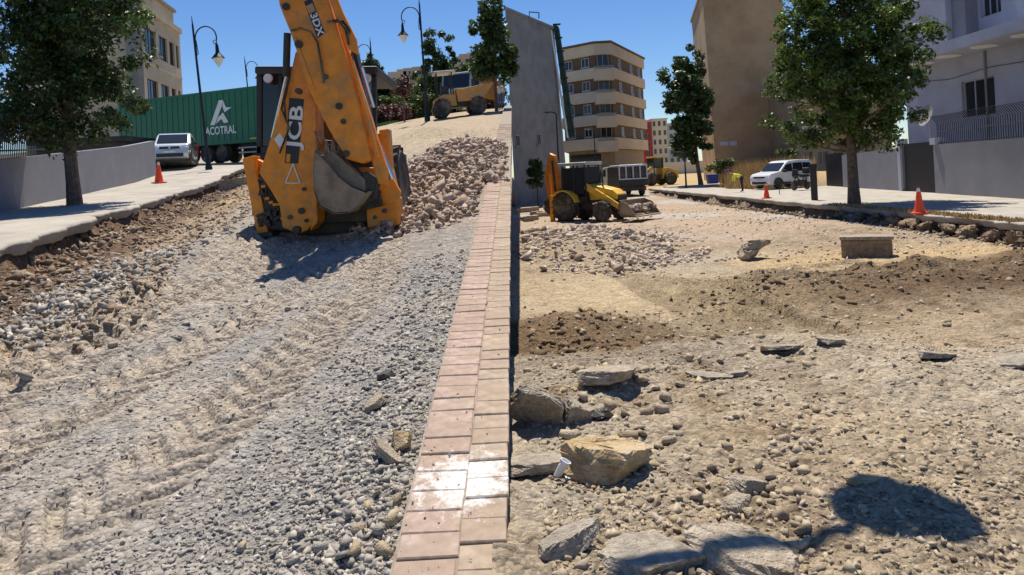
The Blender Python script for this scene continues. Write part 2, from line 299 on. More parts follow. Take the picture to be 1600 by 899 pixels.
def surf(side, X, Y):                    # height of the finished sheet, bumps and ruts included
    ys, u, Z = GRID[side]; X = np.asarray(X, float); Y = np.clip(np.asarray(Y, float), ys[0], ys[-2]); sg = -1 if side == 'L' else 1
    U = (X - ((zc(Y) - 1.6) * .0524 - .06 if side == 'L' else -.16)) / (sg * (Y + .6)); fi = np.interp(Y, ys, np.arange(len(ys))); fj = np.clip(U / u[-1] * (len(u) - 1), 0, len(u) - 1.001)
    i = fi.astype(int); i = np.minimum(i, len(ys) - 2); j = fj.astype(int); a = fi - i; b = fj - j
    return (Z[i, j] * (1 - b) + Z[i, j + 1] * b) * (1 - a) + (Z[i + 1, j] * (1 - b) + Z[i + 1, j + 1] * b) * a
def sheet(side, nr, nc):
    sg = -1 if side == 'L' else 1
    ys = np.concatenate([np.geomspace(.9, 60, nr - 40), np.geomspace(64, 900, 40)]); u = np.linspace(0, 1.35, nc)
    Y, U = np.meshgrid(ys, u, indexing='ij'); X = sg * U * (Y + .6)
    X = X + ((zc(Y) - 1.6) * .0524 - .06 if side == 'L' else -.16)
    Z = (zL if side == 'L' else zR)(X, Y); far = 1 - sm((Y - 40) / 40)
    c = np.zeros(X.shape + (3,)); n1 = fbm(X * .8, Y * .8, 41, 4); n2 = fbm(X * .25, Y * .25, 51, 3); n3 = fbm(X * 4, Y * 4, 61, 4)
    if side == 'L':
        lip = lipL(Y); bank = sm((lip + 2.7 + 1.4 * n1 + .8 * n2 - X) / 1.2)
        amp = .034 + .17 * bank * (1 - sm((lip - .2 - X) / .3)); Z = Z + bumps(X, Y, amp) * far
        c[:] = (.34, .31, .27); c = mixc(c, (.4, .345, .275), sm(n1 * 3 + .1) * .8); c = mixc(c, (.29, .28, .26), sm(-n2 * 4 + n3 * 2 - .1))
        c = mixc(c, (.36, .25, .15), bank * (.75 + n3)); c = mixc(c, (.48, .35, .18), bank * sm(n1 * 5 - .5) * sm((Y - 7) / 2)); c = mixc(c, (.16, .105, .068), sm((lip + 1.3 - X) / .5) * (1 - sm((Y - 34) / 6)))
        c = mixc(c, (.38, .27, .19), np.exp(-(((X + 1.45) / 1.6) ** 2 + ((Y - 17) / 6) ** 2)))
        c = mixc(c, (.47, .37, .24), sm((Y - 19) / 6) * sm((X - lip - 2) / 2) * .8)
        c = mixc(c, (.4, .36, .28), sm((Y - 36) / 3) * sm((lip - X) / 2))
        tracks(X, Y, Z, c, TRK_L, (.43, .36, .275))
    else:
        fore = 1 - sm((Y - 6.5) / 2)
        Z = Z + bumps(X, Y, .1 + .06 * fore + .1 * np.exp(-((Y - 12.4 - .16 * (X - 5)) / 1.4) ** 2) * sm((X - 2.5) / 2) + .08 * np.exp(-(((X - .6) / 1.4) ** 2 + ((Y - 8.6) / 1.8) ** 2))) * far * (1 - sm((X - LIPR - .2) / .4))
        c[:] = (.34, .27, .185); c = mixc(c, (.41, .32, .205), sm(n1 * 3 + .2) * .7); c = mixc(c, (.37, .33, .26), sm(-n2 * 5) * .7)
        c = mixc(c, (.25, .18, .105), sm((n3 + n1) * 2.4 - .15) * .75)
        c = mixc(c, (.19, .14, .09), sm(n3 * 4 + n2 * 2 - .2) * .7); c = mixc(c, (.23, .2, .15), np.exp(-(((X - 2.6 - .35 * (Y - 9.5)) / 1.2) ** 2 + ((Y - 9.6) / 1.5) ** 2)) * (.9 + 2 * n3))
        loam = np.exp(-((Y - 12.2 - .16 * (X - 5)) / 1.7) ** 2) * sm((X - 2.2) / 2) + 1.1 * np.exp(-(((X - .7) / 1.7) ** 2 + ((Y - 8.8) / 2.2) ** 2))
        c = mixc(c, (.135, .088, .05), loam * 1.5 + n3 * .5 * sm(loam * 4)); c = mixc(c, (.5, .36, .19), sm((X - 4) / 2) * np.exp(-((Y - 16.2) / 1.6) ** 2) * (.7 + n3))
        c = mixc(c, (.48, .38, .235), np.exp(-(((X - 2.2) / 2.6) ** 2 + ((Y - 13) / 3.2) ** 2)) * .8)
        c = mixc(c, (.46, .345, .25), sm((Y - 19) / 3) * (1 - sm((Y - 60) / 10)) * (.55 + n1)); c = mixc(c, (.45, .42, .37), sm(n2 * 6) * sm((Y - 20) / 5) * .8)
        c = mixc(c, (.41, .345, .255), fore * sm((X - 1.5 - .3 * n1) / 1.2) * .6)
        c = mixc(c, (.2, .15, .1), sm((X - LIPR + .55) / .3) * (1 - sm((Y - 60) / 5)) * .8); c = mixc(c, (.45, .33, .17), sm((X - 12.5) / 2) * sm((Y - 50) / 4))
        tracks(X, Y, Z, c, TRK_R, (.22, .17, .105), wd=.2, depth=.1, pitch=.3, lug=.012)
    GRID[side] = (ys, u, Z)
    V = np.stack([X, Y, Z], -1).reshape(-1, 3); nr_, nc_ = X.shape
    I = np.arange(nr_ * nc_).reshape(nr_, nc_); Fc = np.stack([I[:-1, :-1], I[:-1, 1:], I[1:, 1:], I[1:, :-1]], -1).reshape(-1, 4)
    if side == 'L': Fc = Fc[:, ::-1]
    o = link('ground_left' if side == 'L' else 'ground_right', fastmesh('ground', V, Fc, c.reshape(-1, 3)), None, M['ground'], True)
    o['kind'] = 'structure'
    o['label'] = 'grey gravel and brown earth of the dug-up road climbing the hill' if side == 'L' else 'pale tan earth of the dug-up road with brown loam ridges'
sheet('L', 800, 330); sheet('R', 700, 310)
G_plain = G
def G(px, py, side):                     # from here on ground hits rest on the finished surface
    g = G_plain(px, py, side); g.z = float(surf(side, g.x, g.y)); return g
sL = lambda X, Y: surf('L', X, Y)
sR = lambda X, Y: surf('R', X, Y)

# retaining wall under the brick pavement edge (the drop towards the lower road)
def strip_wall(name, pts, thick, h_top, h_bot, mat, label, cat, kind=None):
    mb = MB()
    for a, b in zip(pts[:-1], pts[1:]):
        a = Vector(a); b = Vector(b); n = Vector((b.y - a.y, -(b.x - a.x), 0)).normalized() * thick
        mb.prism([a + Vector((0, 0, h_bot)), b + Vector((0, 0, h_bot)), b + Vector((0, 0, h_top)), a + Vector((0, 0, h_top))],
                 [a + n + Vector((0, 0, h_bot)), b + n + Vector((0, 0, h_bot)), b + n + Vector((0, 0, h_top)), a + n + Vector((0, 0, h_top))])
    o = mb.build(name, mat); return tag(o, label, cat, kind=kind)
mb = MB()
xs = lambda y: (float(zc(y)) - 1.6) * .0524        # the pavement edge drifts slightly as it climbs
ysr = [4.2 + i * 1.0 for i in range(56)]
for y0, y1 in zip(ysr[:-1], ysr[1:]):
    a0 = -1.6 if y0 > 6 else -.4; s0 = xs(y0) - .02; s1 = xs(y1) - .02; A = [(s0, y0 + .004, float(zc(y0)) - .1), (s1, y1 - .004, float(zc(y1)) - .1), (s1 - .056 * (float(zc(y1)) - a0), y1 - .004, a0), (s0 - .056 * (float(zc(y0)) - a0), y0 + .004, a0)]
    mb.prism(A, [(x - .2, y, z) for x, y, z in A])
tag(mb.build('retaining_wall', M['greywall2']), 'grey concrete retaining wall carrying the brick pavement above the lower road', 'wall')

# left and right concrete pavements
def ragged_pave(name, edge, back, zf, y0, y1, thick, label, seed):
    ys = np.arange(y0, y1, .12); rows = []
    for y in ys:
        e = edge(y) + .4 * float(fbm(y * .9, seed, seed, 3)) + .3 * float(fbm(y * 3.5, seed, seed + 3, 3)); bk = back(y); sgn = 1 if bk > e else -1; z = float(zf(y))
        jag = .05 * float(vn(y * 5, 0, seed))
        rows.append([(e + sgn * (.1 + jag), y, z - thick), (e + sgn * .02, y, z - .05), (e + sgn * .05, y, z - .006)] + [(e + (bk - e) * k, y, z + .02 * float(fbm(y * .6, k * 3, seed, 2))) for k in (.05, .2, .4, .6, .8, 1)])
    V = np.array(rows).reshape(-1, 3); nr, nc = len(ys), 9; I = np.arange(nr * nc).reshape(nr, nc); Fc = np.stack([I[:-1, :-1], I[:-1, 1:], I[1:, 1:], I[1:, :-1]], -1).reshape(-1, 4)
    o = link(name, fastmesh(name, V, Fc), None, M['conc']); tag(o, label, kind='structure')
    bm = bmesh.new(); bm.from_mesh(o.data); bmesh.ops.recalc_face_normals(bm, faces=bm.faces)
    if sum(f.normal.z for f in bm.faces) < 0: bmesh.ops.reverse_faces(bm, faces=bm.faces)
    bm.to_mesh(o.data); bm.free()
wallL = lambda y: -7.5 - .257 * y
ragged_pave('pavement_left', lambda y: float(lipL(y)), lambda y: float(wallL(y)) - (.5 if y < 31 else 6), zs, 3, 40, .2, 'concrete pavement with a broken edge beside the grey wall and parked van', 3)
zsr = lambda y: -.15
ragged_pave('pavement_right', lambda y: LIPR, lambda y: 21.5 if y < 47 else 16, zsr, 9, 62, .2, 'concrete pavement with an undercut broken edge below the villa wall', 11)

# ------------------------------------------------------------------ brick pavement
def paver_mat(name, cols):
    m = rock_mat(name, cols, .35); t = m.node_tree; N = t.nodes; L = t.links; b = N['Principled BSDF']; b.inputs['Roughness'].default_value = .92
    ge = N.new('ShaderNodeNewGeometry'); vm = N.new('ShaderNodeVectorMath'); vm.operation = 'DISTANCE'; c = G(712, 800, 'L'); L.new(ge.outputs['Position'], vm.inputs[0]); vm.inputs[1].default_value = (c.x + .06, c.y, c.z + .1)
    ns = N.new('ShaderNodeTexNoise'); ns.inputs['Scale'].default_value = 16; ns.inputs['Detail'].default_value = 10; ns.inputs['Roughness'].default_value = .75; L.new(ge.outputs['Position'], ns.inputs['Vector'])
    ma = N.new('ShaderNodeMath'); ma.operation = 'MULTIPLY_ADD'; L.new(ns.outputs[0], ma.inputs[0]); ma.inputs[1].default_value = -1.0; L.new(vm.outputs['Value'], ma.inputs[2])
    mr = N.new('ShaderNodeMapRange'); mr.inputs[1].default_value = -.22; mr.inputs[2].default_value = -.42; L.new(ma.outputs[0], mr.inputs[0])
    mx = N.new('ShaderNodeMix'); mx.data_type = 'RGBA'; L.new(mr.outputs[0], mx.inputs[0]); src = b.inputs['Base Color'].links[0].from_socket; 
    # dry grey cement film over the bricks
    n2 = N.new('ShaderNodeTexNoise'); n2.inputs['Scale'].default_value = 3.5; n2.inputs['Detail'].default_value = 8; L.new(ge.outputs['Position'], n2.inputs['Vector'])
    r2 = N.new('ShaderNodeMapRange'); r2.inputs[1].default_value = .38; r2.inputs[2].default_value = .62; r2.inputs[4].default_value = .75; n2.inputs['Roughness'].default_value = .7; L.new(n2.outputs[0], r2.inputs[0])
    m0 = N.new('ShaderNodeMix'); m0.data_type = 'RGBA'; L.new(r2.outputs[0], m0.inputs[0]); L.new(src, m0.inputs[6]); m0.inputs[7].default_value = (.34, .26, .19, 1)
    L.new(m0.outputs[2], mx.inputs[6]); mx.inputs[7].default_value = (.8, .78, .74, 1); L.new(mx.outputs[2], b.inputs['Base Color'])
    return m
M['pred'] = paver_mat('red_paver', [(.42, .3, .24), (.44, .33, .27), (.38, .27, .215), (.43, .34, .28)])
M['pbeige'] = paver_mat('beige_paver', [(.4, .315, .235), (.37, .285, .21), (.43, .34, .25), (.38, .3, .22)])
M['mortar'] = pm('mortar', (.3, .25, .19), .95, var=.2, scale=8, bump=.4)
mb = MB(); yy = list(np.arange(1.0, 60, .125))
for y0, y1 in zip(yy[:-1], yy[1:]):
    A = [(-.49 + xs(y0), y0, float(zc(y0)) - .2), (-.03 + xs(y0), y0, float(zc(y0)) - .2), (-.03 + xs(y0), y0, float(zc(y0)) - .011), (-.49 + xs(y0), y0, float(zc(y0)) - .011)]
    mb.prism(A, [(x + xs(y1) - xs(y0), y1, z + float(zc(y1) - zc(y0))) for x, _, z in A])
pave = tag(mb.build('brick_pavement', M['mortar']), 'pavement edge of red and beige concrete bricks beside the gravel', kind='structure')
def brick_mesh(w_, l_):
    b = MB().box((0, 0, -.03), (w_, l_, .06)); me = bpy.data.meshes.new('paver'); me.from_pydata(b.v, [], b.f)
    bm = bmesh.new(); bm.from_mesh(me); bmesh.ops.recalc_face_normals(bm, faces=bm.faces); bmesh.ops.bevel(bm, geom=[e for e in bm.edges if all(v.co.z > -.01 for v in e.verts)], offset=.005, segments=1, affect='EDGES'); bm.to_mesh(me); bm.free(); return me
pmr = brick_mesh(.256, .155); pmr.materials.append(M['pred']); pmb = brick_mesh(.2, .155); pmb.materials.append(M['pbeige'])
y = 1.2; i = 0
while y < 27:
    if not (14.2 < y < 19.5):
        for me, x, off in ((pmr, -.352, 0), (pmb, -.12, .08)):
            yc = y + off; sl = math.atan(float(zc(yc + .1) - zc(yc - .1)) / .2)
            o = link('paver', me, pave); o.location = (x + xs(yc) + random.uniform(-.004, .004), yc, float(zc(yc)) + random.uniform(-.006, .004)); o.rotation_euler = (sl + random.uniform(-.025, .025), random.uniform(-.022, .022), random.uniform(-.02, .02))
    y += .16
    if y > 21: y += .1

# ------------------------------------------------------------------ stones
def hull(n, seed, sq=(1, .8, .6)):
    r = random.Random(seed); bm = bmesh.new()
    for _ in range(n):
        v = Vector((r.uniform(-1, 1), r.uniform(-1, 1), r.uniform(-1, 1)))
        v = v / max(abs(v.x), abs(v.y), abs(v.z), v.length * .85); v = Vector((v.x * sq[0], v.y * sq[1], v.z * sq[2])) * r.uniform(.34, .54); bm.verts.new(v)
    bmesh.ops.convex_hull(bm, input=bm.verts)
    for v in [v for v in bm.verts if not v.link_faces]: bm.verts.remove(v)
    bmesh.ops.triangulate(bm, faces=bm.faces); bm.verts.ensure_lookup_table(); bm.verts.index_update()
    V = np.array([v.co[:] for v in bm.verts]); T = np.array([[v.index for v in f.verts] for f in bm.faces]); bm.free(); return V, T
HULLS = [hull(random.choice((9, 10, 12)), 100 + i, (1, random.uniform(.65, .95), random.uniform(.45, .75))) for i in range(10)]
HULLS_S = [hull(8, 300 + i, (1, random.uniform(.65, .95), random.uniform(.5, .8))) for i in range(10)]
def rotm(n, tilt=.5):
    a = rng.uniform(0, 2 * math.pi, n); bx = rng.normal(0, tilt, n); cy = rng.normal(0, tilt, n)
    ca, sa, cb, sb, cc, sc = np.cos(a), np.sin(a), np.cos(bx), np.sin(bx), np.cos(cy), np.sin(cy); z = np.zeros(n); o = np.ones(n)
    Rz = np.stack([ca, -sa, z, sa, ca, z, z, z, o], -1).reshape(n, 3, 3); Rx = np.stack([o, z, z, z, cb, -sb, z, sb, cb], -1).reshape(n, 3, 3); Ry = np.stack([cc, z, sc, z, o, z, -sc, z, cc], -1).reshape(n, 3, 3)
    return Rz @ Rx @ Ry
def scatter(name, pos, size, mat, label, cat=None, tilt=.5, sink=.18, lib=None):
    lib = lib or HULLS; VV = []; TT = []; base = 0; idx = rng.integers(0, len(lib), len(pos))
    for h, (V, T) in enumerate(lib):
        k = np.nonzero(idx == h)[0]
        if not len(k): continue
        Rm = rotm(len(k), tilt); sc = size[k][:, None] * rng.uniform(.8, 1.2, (len(k), 3))
        W = np.einsum('nij,nvj->nvi', Rm, V[None] * sc[:, None, :]); W[..., 2] += (.22 - sink) * size[k][:, None]; W += pos[k][:, None, :]
        VV.append(W.reshape(-1, 3)); TT.append((T[None] + (np.arange(len(k)) * len(V))[:, None, None] + base).reshape(-1, 3)); base += W.shape[0] * W.shape[1]
    o = link(name, fastmesh(name, np.concatenate(VV), np.concatenate(TT)), None, mat); return tag(o, label, cat or name.replace('_', ' '), kind='stuff')
def ground_pts(side, n, y0, y1, x0, x1, bias=1.0, dens=None):
    """random points, denser near the camera; x0/x1 as function of Y"""
    Y = y0 * (y1 / y0) ** (rng.uniform(0, 1, n) ** bias); a = np.array([x0(y) for y in Y]); b = np.array([x1(y) for y in Y]); X = a + (b - a) * rng.uniform(0, 1, n)
    if dens is not None:
        k = rng.uniform(0, 1, n) < dens(X, Y); X, Y = X[k], Y[k]
    Z = surf(side, X, Y); return np.stack([X, Y, Z], -1)
def sizes(n, lo, hi, p=2.2): return lo + (hi - lo) * rng.uniform(0, 1, n) ** p
offtrk = lambda X, Y: 1 - (.35 + .45 * sm((Y - 4) / 3)) * np.clip(sum((1 - sm((path_field(X, Y, t)[0] - .25) / .2)) for t in TRK_L), 0, 1)
p = ground_pts('L', 60000, 2.2, 9, lambda y: -.85 * y - .2, lambda y: -.56, 1, lambda X, Y: np.clip(.6 + 2.7 * fbm(X * .8, Y * .8, 71, 4) + .6 * np.exp(-((X + .9) / .5) ** 2), .1, 1) * offtrk(X, Y))
scatter('gravel', p, sizes(len(p), .008, .046, 4.2) * (1 + .8 * np.exp(-((p[:, 0] + .9) / .45) ** 2)), M['gravel'], 'crushed grey gravel covering the near part of the dug-up road', tilt=.4, lib=HULLS_S)
p = ground_pts('L', 14000, 6.5, 20, lambda y: lipL(y) + .6, lambda y: -.6, 1, lambda X, Y: np.clip(.28 + 1.8 * fbm(X * .8, Y * .8, 73, 3) + .9 * np.exp(-((X + 4.4) / .7) ** 2), .04, 1) * offtrk(X, Y))
scatter('gravel', p, sizes(len(p), .015, .11, 4), M['gravel'], 'small broken stones strewn between the tyre tracks and the earth bank', tilt=.45, lib=HULLS_S)
p = ground_pts('L', 5200, 6.5, 24, lambda y: lipL(y) - .05, lambda y: lipL(y) + 2.4)
scatter('bank_stones', p, sizes(len(p), .02, .15, 3.5), M['darkrock'], 'brown clods and stones of the earth bank under the broken pavement edge')
def heap_pts(n, cx, cy, rx, ry, f):
    a = rng.uniform(0, 2 * math.pi, n); r = np.sqrt(rng.uniform(0, 1, n)); X = cx + rx * r * np.cos(a); Y = cy + ry * r * np.sin(a); return np.stack([X, Y, f(X, Y)], -1)
p = heap_pts(4600, -1.6, 16.4, 2.0, 6.0, sL); p = p[(p[:, 0] < -.1) & ~((p[:, 0] > -.6) & (p[:, 1] < 13.6))]; p[:, 2] += rng.uniform(0, .12, len(p))
scatter('rubble', p, sizes(len(p), .04, .2, 2), M['rubble'], 'small pinkish brown debris filling the rubble heap at the brick pavement', tilt=.9)
p = heap_pts(5200, 2.2, 21.2, 3.4, 5.4, sR); p = p[(p[:, 0] > .08) & (rng.uniform(0, 1, len(p)) < np.clip(.55 + 3 * fbm(p[:, 0] * .6, p[:, 1] * .4, 99, 3), 0, 1))]; scatter('rubble', p, sizes(len(p), .05, .22, 2), M['rubbler'], 'small pale debris of the rubble spread in front of the yellow digger', tilt=.9)
p = ground_pts('R', 34000, 2.3, 9, lambda y: .06, lambda y: .85 * y + .2, 1, lambda X, Y: np.clip(.4 + 1.9 * fbm(X * .9, Y * .9, 81, 3) - .25 * sm((X - 1.6) / 1.0) + .25 * np.exp(-((Y - 3.6) / .9) ** 2), .05, 1))
scatter('gravel', p, sizes(len(p), .008, .062, 5), M['tanrock'], 'tan and brown gravel strewn over the near broken ground', tilt=.5, lib=HULLS_S)
p = ground_pts('R', 6500, 8, 40, lambda y: .1, lambda y: min(.8 * y, LIPR - .2), 1, lambda X, Y: np.clip(.22 + 1.9 * fbm(X * .4, Y * .4, 83, 3), .03, 1))
scatter('gravel', p, sizes(len(p), .02, .14, 3.2), M['tanrock'], 'loose stones scattered over the lower dug-up road')
n = 700; Y = rng.uniform(11, 42, n); X = LIPR + rng.normal(-.15, .22, n); p = np.stack([X, Y, sR(X, Y) + .02], -1)
scatter('bank_stones', p, sizes(n, .06, .3, 2.2), M['darkrock'], 'earth clods under the broken edge of the concrete pavement')
p = ground_pts('R', 9000, 6.5, 16, lambda y: .1, lambda y: min(.8 * y, LIPR), 1, lambda X, Y: np.clip(np.exp(-((Y - 12.2 - .16 * (X - 5)) / 1.0) ** 2) * sm((X - 2) / 2) + np.exp(-(((X - .5) / 1.3) ** 2 + ((Y - 8.2) / 1.7) ** 2)), 0, 1))
M['loam'] = rock_mat('loam', [(.17, .115, .065), (.24, .17, .1), (.12, .08, .045), (.3, .22, .13)])
scatter('loam_clods', p, sizes(len(p), .02, .15, 3.2), M['loam'], 'dark brown loam clods along the churned earth ridge', tilt=.9)
n = 900; Y = rng.uniform(8, 33, n); X = lipL(Y) + rng.normal(.22, .2, n); p = np.stack([X, Y, sL(X, Y) + .03], -1)
scatter('bank_stones', p, sizes(n, .05, .22, 2.6), M['darkrock'], 'broken lumps fallen from the left pavement edge', tilt=.9)
p = ground_pts('R', 7000, 16, 42, lambda y: .15, lambda y: LIPR - .3, 1, lambda X, Y: np.clip(.35 + 2.2 * fbm(X * .35, Y * .3, 87, 3), .03, 1))
scatter('rubble', p, sizes(len(p), .03, .16, 3), M['rubbler'], 'thin cover of pinkish stone chips on the far lower road', tilt=.9, lib=HULLS_S)
n = 1500; k = rng.uniform(0, 1, n); A0 = G(275, 385, 'L'); A1 = G(110, 470, 'L'); A2 = G(-30, 560, 'L'); X = np.where(k < .5, A0.x + (A1.x - A0.x) * k * 2, A1.x + (A2.x - A1.x) * (k - .5) * 2) + rng.normal(0, .35, n); Y = np.where(k < .5, A0.y + (A1.y - A0.y) * k * 2, A1.y + (A2.y - A1.y) * (k - .5) * 2) + rng.normal(0, .3, n)
scatter('gravel', np.stack([X, Y, sL(X, Y) + .01], -1), sizes(n, .03, .17, 2.6), M['gravel'], 'windrow of broken grey stones left of the tyre tracks', tilt=.9, lib=HULLS_S)
p = ground_pts('R', 1300, 2.4, 6.5, lambda y: .05, lambda y: .42 * y, 1, lambda X, Y: np.clip(.45 + 2.5 * fbm(X * 1.2, Y * 1.2, 93, 3), 0, 1))
scatter('rubble', p, sizes(len(p), .02, .11, 3), M['tanrock'], 'crumbled tan earth and stone around the golden boulder', tilt=.6)
n = 420; Y = 2.3 * (12 / 2.3) ** rng.uniform(0, 1, n); X = np.array([xs(y) for y in Y]) - .48 + .42 * rng.uniform(0, 1, n) ** 2.2
scatter('grit', np.stack([X, Y, zc(Y) + .002], -1), sizes(n, .004, .022, 3), M['gravel'], 'grit and crumbs lying on the brick pavement', lib=HULLS_S)
# single stones that can be picked out
ROCKM = []
for i in range(8):
    V, T = HULLS[i]; ROCKM.append({k: None for k in ('gravel', 'rubble', 'rubbler', 'tanrock', 'darkrock')})
    for k in ROCKM[-1]:
        me = fastmesh('stone', V, T); me.materials.append(M[k]); ROCKM[-1][k] = me
def stone(pos, s, mk, label, group, name='rubble_stone', tilt=.6):
    o = link(name, random.choice(ROCKM)[mk]); o.location = pos; o.scale = (s * random.uniform(.85, 1.15), s * random.uniform(.85, 1.1), s * random.uniform(.8, 1.1)); o.rotation_euler = (random.gauss(0, tilt), random.gauss(0, tilt), random.uniform(0, 6.28))
    return tag(o, label, 'stone', group)
p = heap_pts(185, -1.5, 16.5, 1.75, 5.4, sL); p = p[~((p[:, 0] > -.7) & (p[:, 1] < 13.8))]
for q in p:
    if q[0] < -.22: stone((q[0], q[1], q[2] + random.uniform(.04, .16)), random.uniform(.16, .36), 'rubble', 'pinkish broken stone in the rubble heap beside the brick pavement', 'stones of the heap by the brick pavement')
p = heap_pts(110, 1.9, 20.6, 2.6, 4.6, sR)
for q in p:
    if q[0] > .2: stone((q[0], q[1], q[2] + random.uniform(.03, .12)), random.uniform(.18, .36), 'rubbler', 'pale broken stone in the rubble spread before the yellow digger', 'stones of the rubble before the yellow digger')
for px, py, s in [(250, 395, .3), (265, 405, .22), (245, 405, .26), (230, 425, .2), (275, 388, .18), (215, 432, .25), (200, 440, .2), (190, 420, .18), (180, 448, .26), (168, 440, .2), (288, 398, .2), (150, 460, .16)]:
    g = G(px, py, 'L'); stone((g.x, g.y, g.z + .03), s * .62, 'gravel', 'grey broken stone on the windrow left of the tyre tracks', 'stones on the gravel windrow')
for px, py, s in [(560, 870, .13), (540, 855, .1), (590, 840, .1), (612, 820, .11), (575, 800, .09), (590, 780, .08), (500, 860, .09), (470, 840, .07), (545, 810, .085), (620, 790, .09), (515, 800, .07), (620, 770, .08), (430, 870, .07), (460, 880, .08), (380, 860, .06), (600, 870, .13), (560, 835, .1), (600, 755, .08), (535, 880, .12)]:
    g = G(px, py, 'L'); stone((g.x, g.y, g.z + .02), s, random.choice(('gravel', 'gravel', 'tanrock')), 'coarse stone piled in the gravel against the brick pavement edge', 'coarse stones along the brick edge')
M['earth'] = pm('earth_lump', (.25, .18, .11), .95, var=.35, scale=5, bump=1.0, bscale=30, dust=(.38, .31, .21), damt=.3)
# ------------------------------------------------------------------ larger single chunks
def chunk(name, label, pos, dims, rot, mat, seed, cat='stone', rough=.05, flat=.55):
    r = random.Random(seed); bm = bmesh.new()
    lump = dims[2] / max(dims) > .38
    for q_ in range(13 if lump else 18):
        a = 2 * math.pi * q_ / 9 + r.uniform(-.3, .3); k = r.uniform(.6, 1); z = (-.5 if q_ < 9 else .5) * r.uniform(.7, 1)
        if lump: v_ = Vector((r.uniform(-1, 1), r.uniform(-1, 1), r.uniform(-1, 1))); v_ = v_ / max(abs(v_.x), abs(v_.y), abs(v_.z), v_.length * .8) * r.uniform(.4, .55); bm.verts.new(v_)
        else: bm.verts.new((math.cos(a) * .55 * k, math.sin(a) * .55 * k, z * (1 + .3 * math.cos(a + seed))))
    bmesh.ops.convex_hull(bm, input=bm.verts)
    for v in [v for v in bm.verts if not v.link_faces]: bm.verts.remove(v)
    bmesh.ops.triangulate(bm, faces=bm.faces)
    for it in range(4): bmesh.ops.subdivide_edges(bm, edges=[e for e in bm.edges if (Vector((e.verts[0].co.x * dims[0], e.verts[0].co.y * dims[1], e.verts[0].co.z * dims[2])) - Vector((e.verts[1].co.x * dims[0], e.verts[1].co.y * dims[1], e.verts[1].co.z * dims[2]))).length > max(dims) * .055], cuts=1)
    bmesh.ops.triangulate(bm, faces=bm.faces)
    for v in bm.verts:
        v.co = Vector((v.co.x * dims[0], v.co.y * dims[1], v.co.z * dims[2])); s = max(dims)
        q = v.co / s * 7; side = 1.0 if abs(v.co.z) < dims[2] * .4 else flat
        n = Vector((float(fbm(q.x + q.z * .7, q.y, seed)), float(fbm(q.y, q.z + q.x * .3, seed + 5)), float(fbm(q.x, q.y + q.z, seed + 9)) * flat)) * s * rough * 1.5 * side; q = q * 4.3; n += Vector((float(vn(q.x + q.z, q.y, seed)) - .5, float(vn(q.y, q.z - q.x, seed + 2)) - .5, (float(vn(q.x, q.y + q.z, seed + 4)) - .5) * flat)) * s * rough * 1.1
        v.co += n
    me = bpy.data.meshes.new(name); bm.to_mesh(me); bm.free(); me.materials.append(mat)
    o = link(name, me); o.location = pos; o.rotation_euler = rot; return tag(o, label, cat)
def gch(px, py, side, dz): g = G(px, py, side); return (g.x, g.y, g.z + dz)
chunk('boulder', 'large golden flat-topped boulder beside a crumpled white paper cup', gch(948, 728, 'R', .085), (.5, .42, .16), (R(-7), R(2), R(10)), M['gold'], 3, rough=.06)
chunk('concrete_chunk', 'large broken concrete chunk half in the lamp shadow', gch(1165, 872, 'R', .035), (.5, .32, .13), (R(-9), R(10), R(-25)), M['slabgrey'], 5, 'concrete', .05)
chunk('asphalt_slab', 'flat grey asphalt slab with a black edge under the golden boulder', gch(845, 724, 'R', .03), (.6, .3, .05), (R(-4), 0, R(3)), M['slab'], 8, 'slab', .02)
chunk('asphalt_slab', 'narrow tilted asphalt slab with a pale broken end', gch(890, 880, 'R', .04), (.38, .18, .07), (R(-8), R(-14), R(22)), M['slab'], 9, 'slab', .03)
chunk('asphalt_slab', 'broad asphalt slab lying flush in the ground before the concrete chunk', gch(1010, 885, 'R', .005), (.55, .38, .07), (R(-5), R(4), R(20)), M['slab'], 10, 'slab', .02)
chunk('boulder', 'brown slab standing tilted on edge in loam', gch(836, 662, 'R', .1), (.4, .34, .1), (R(-48), R(30), R(12)), M['slabgrey'], 12, 'stone', .03)
chunk('boulder', 'grey brown lumpy boulder leaning on the tilted brown slab', gch(893, 652, 'R', .07), (.26, .24, .22), (R(-12), R(8), R(30)), M['slabgrey'], 14, 'stone', .05)
chunk('asphalt_slab', 'pale flat slab with dark underside behind the lumpy boulder', gch(952, 598, 'R', .03), (.5, .6, .08), (R(-9), R(-3), R(8)), M['slabgrey'], 15, 'slab', .02)
chunk('stone', 'dark wedge of asphalt behind the golden boulder', gch(943, 646, 'R', .04), (.22, .16, .09), (R(-8), R(10), R(40)), M['dark'], 16)
chunk('stone', 'squarish brown stone between the boulder and the lamp shadow', gch(1163, 752, 'R', .015), (.2, .17, .11), (R(-8), R(6), R(20)), M['slabgrey'], 17, rough=.04)
chunk('stone', 'dark stone below the squarish brown stone', gch(1150, 782, 'R', .01), (.17, .13, .09), (R(4), R(-8), R(50)), M['slabgrey'], 18, rough=.04)
chunk('stone', 'golden flat stone touching the top of the lamp shadow', gch(1350, 742, 'R', -.005), (.26, .1, .04), (R(-4), R(4), R(10)), M['gold'], 19, rough=.03)
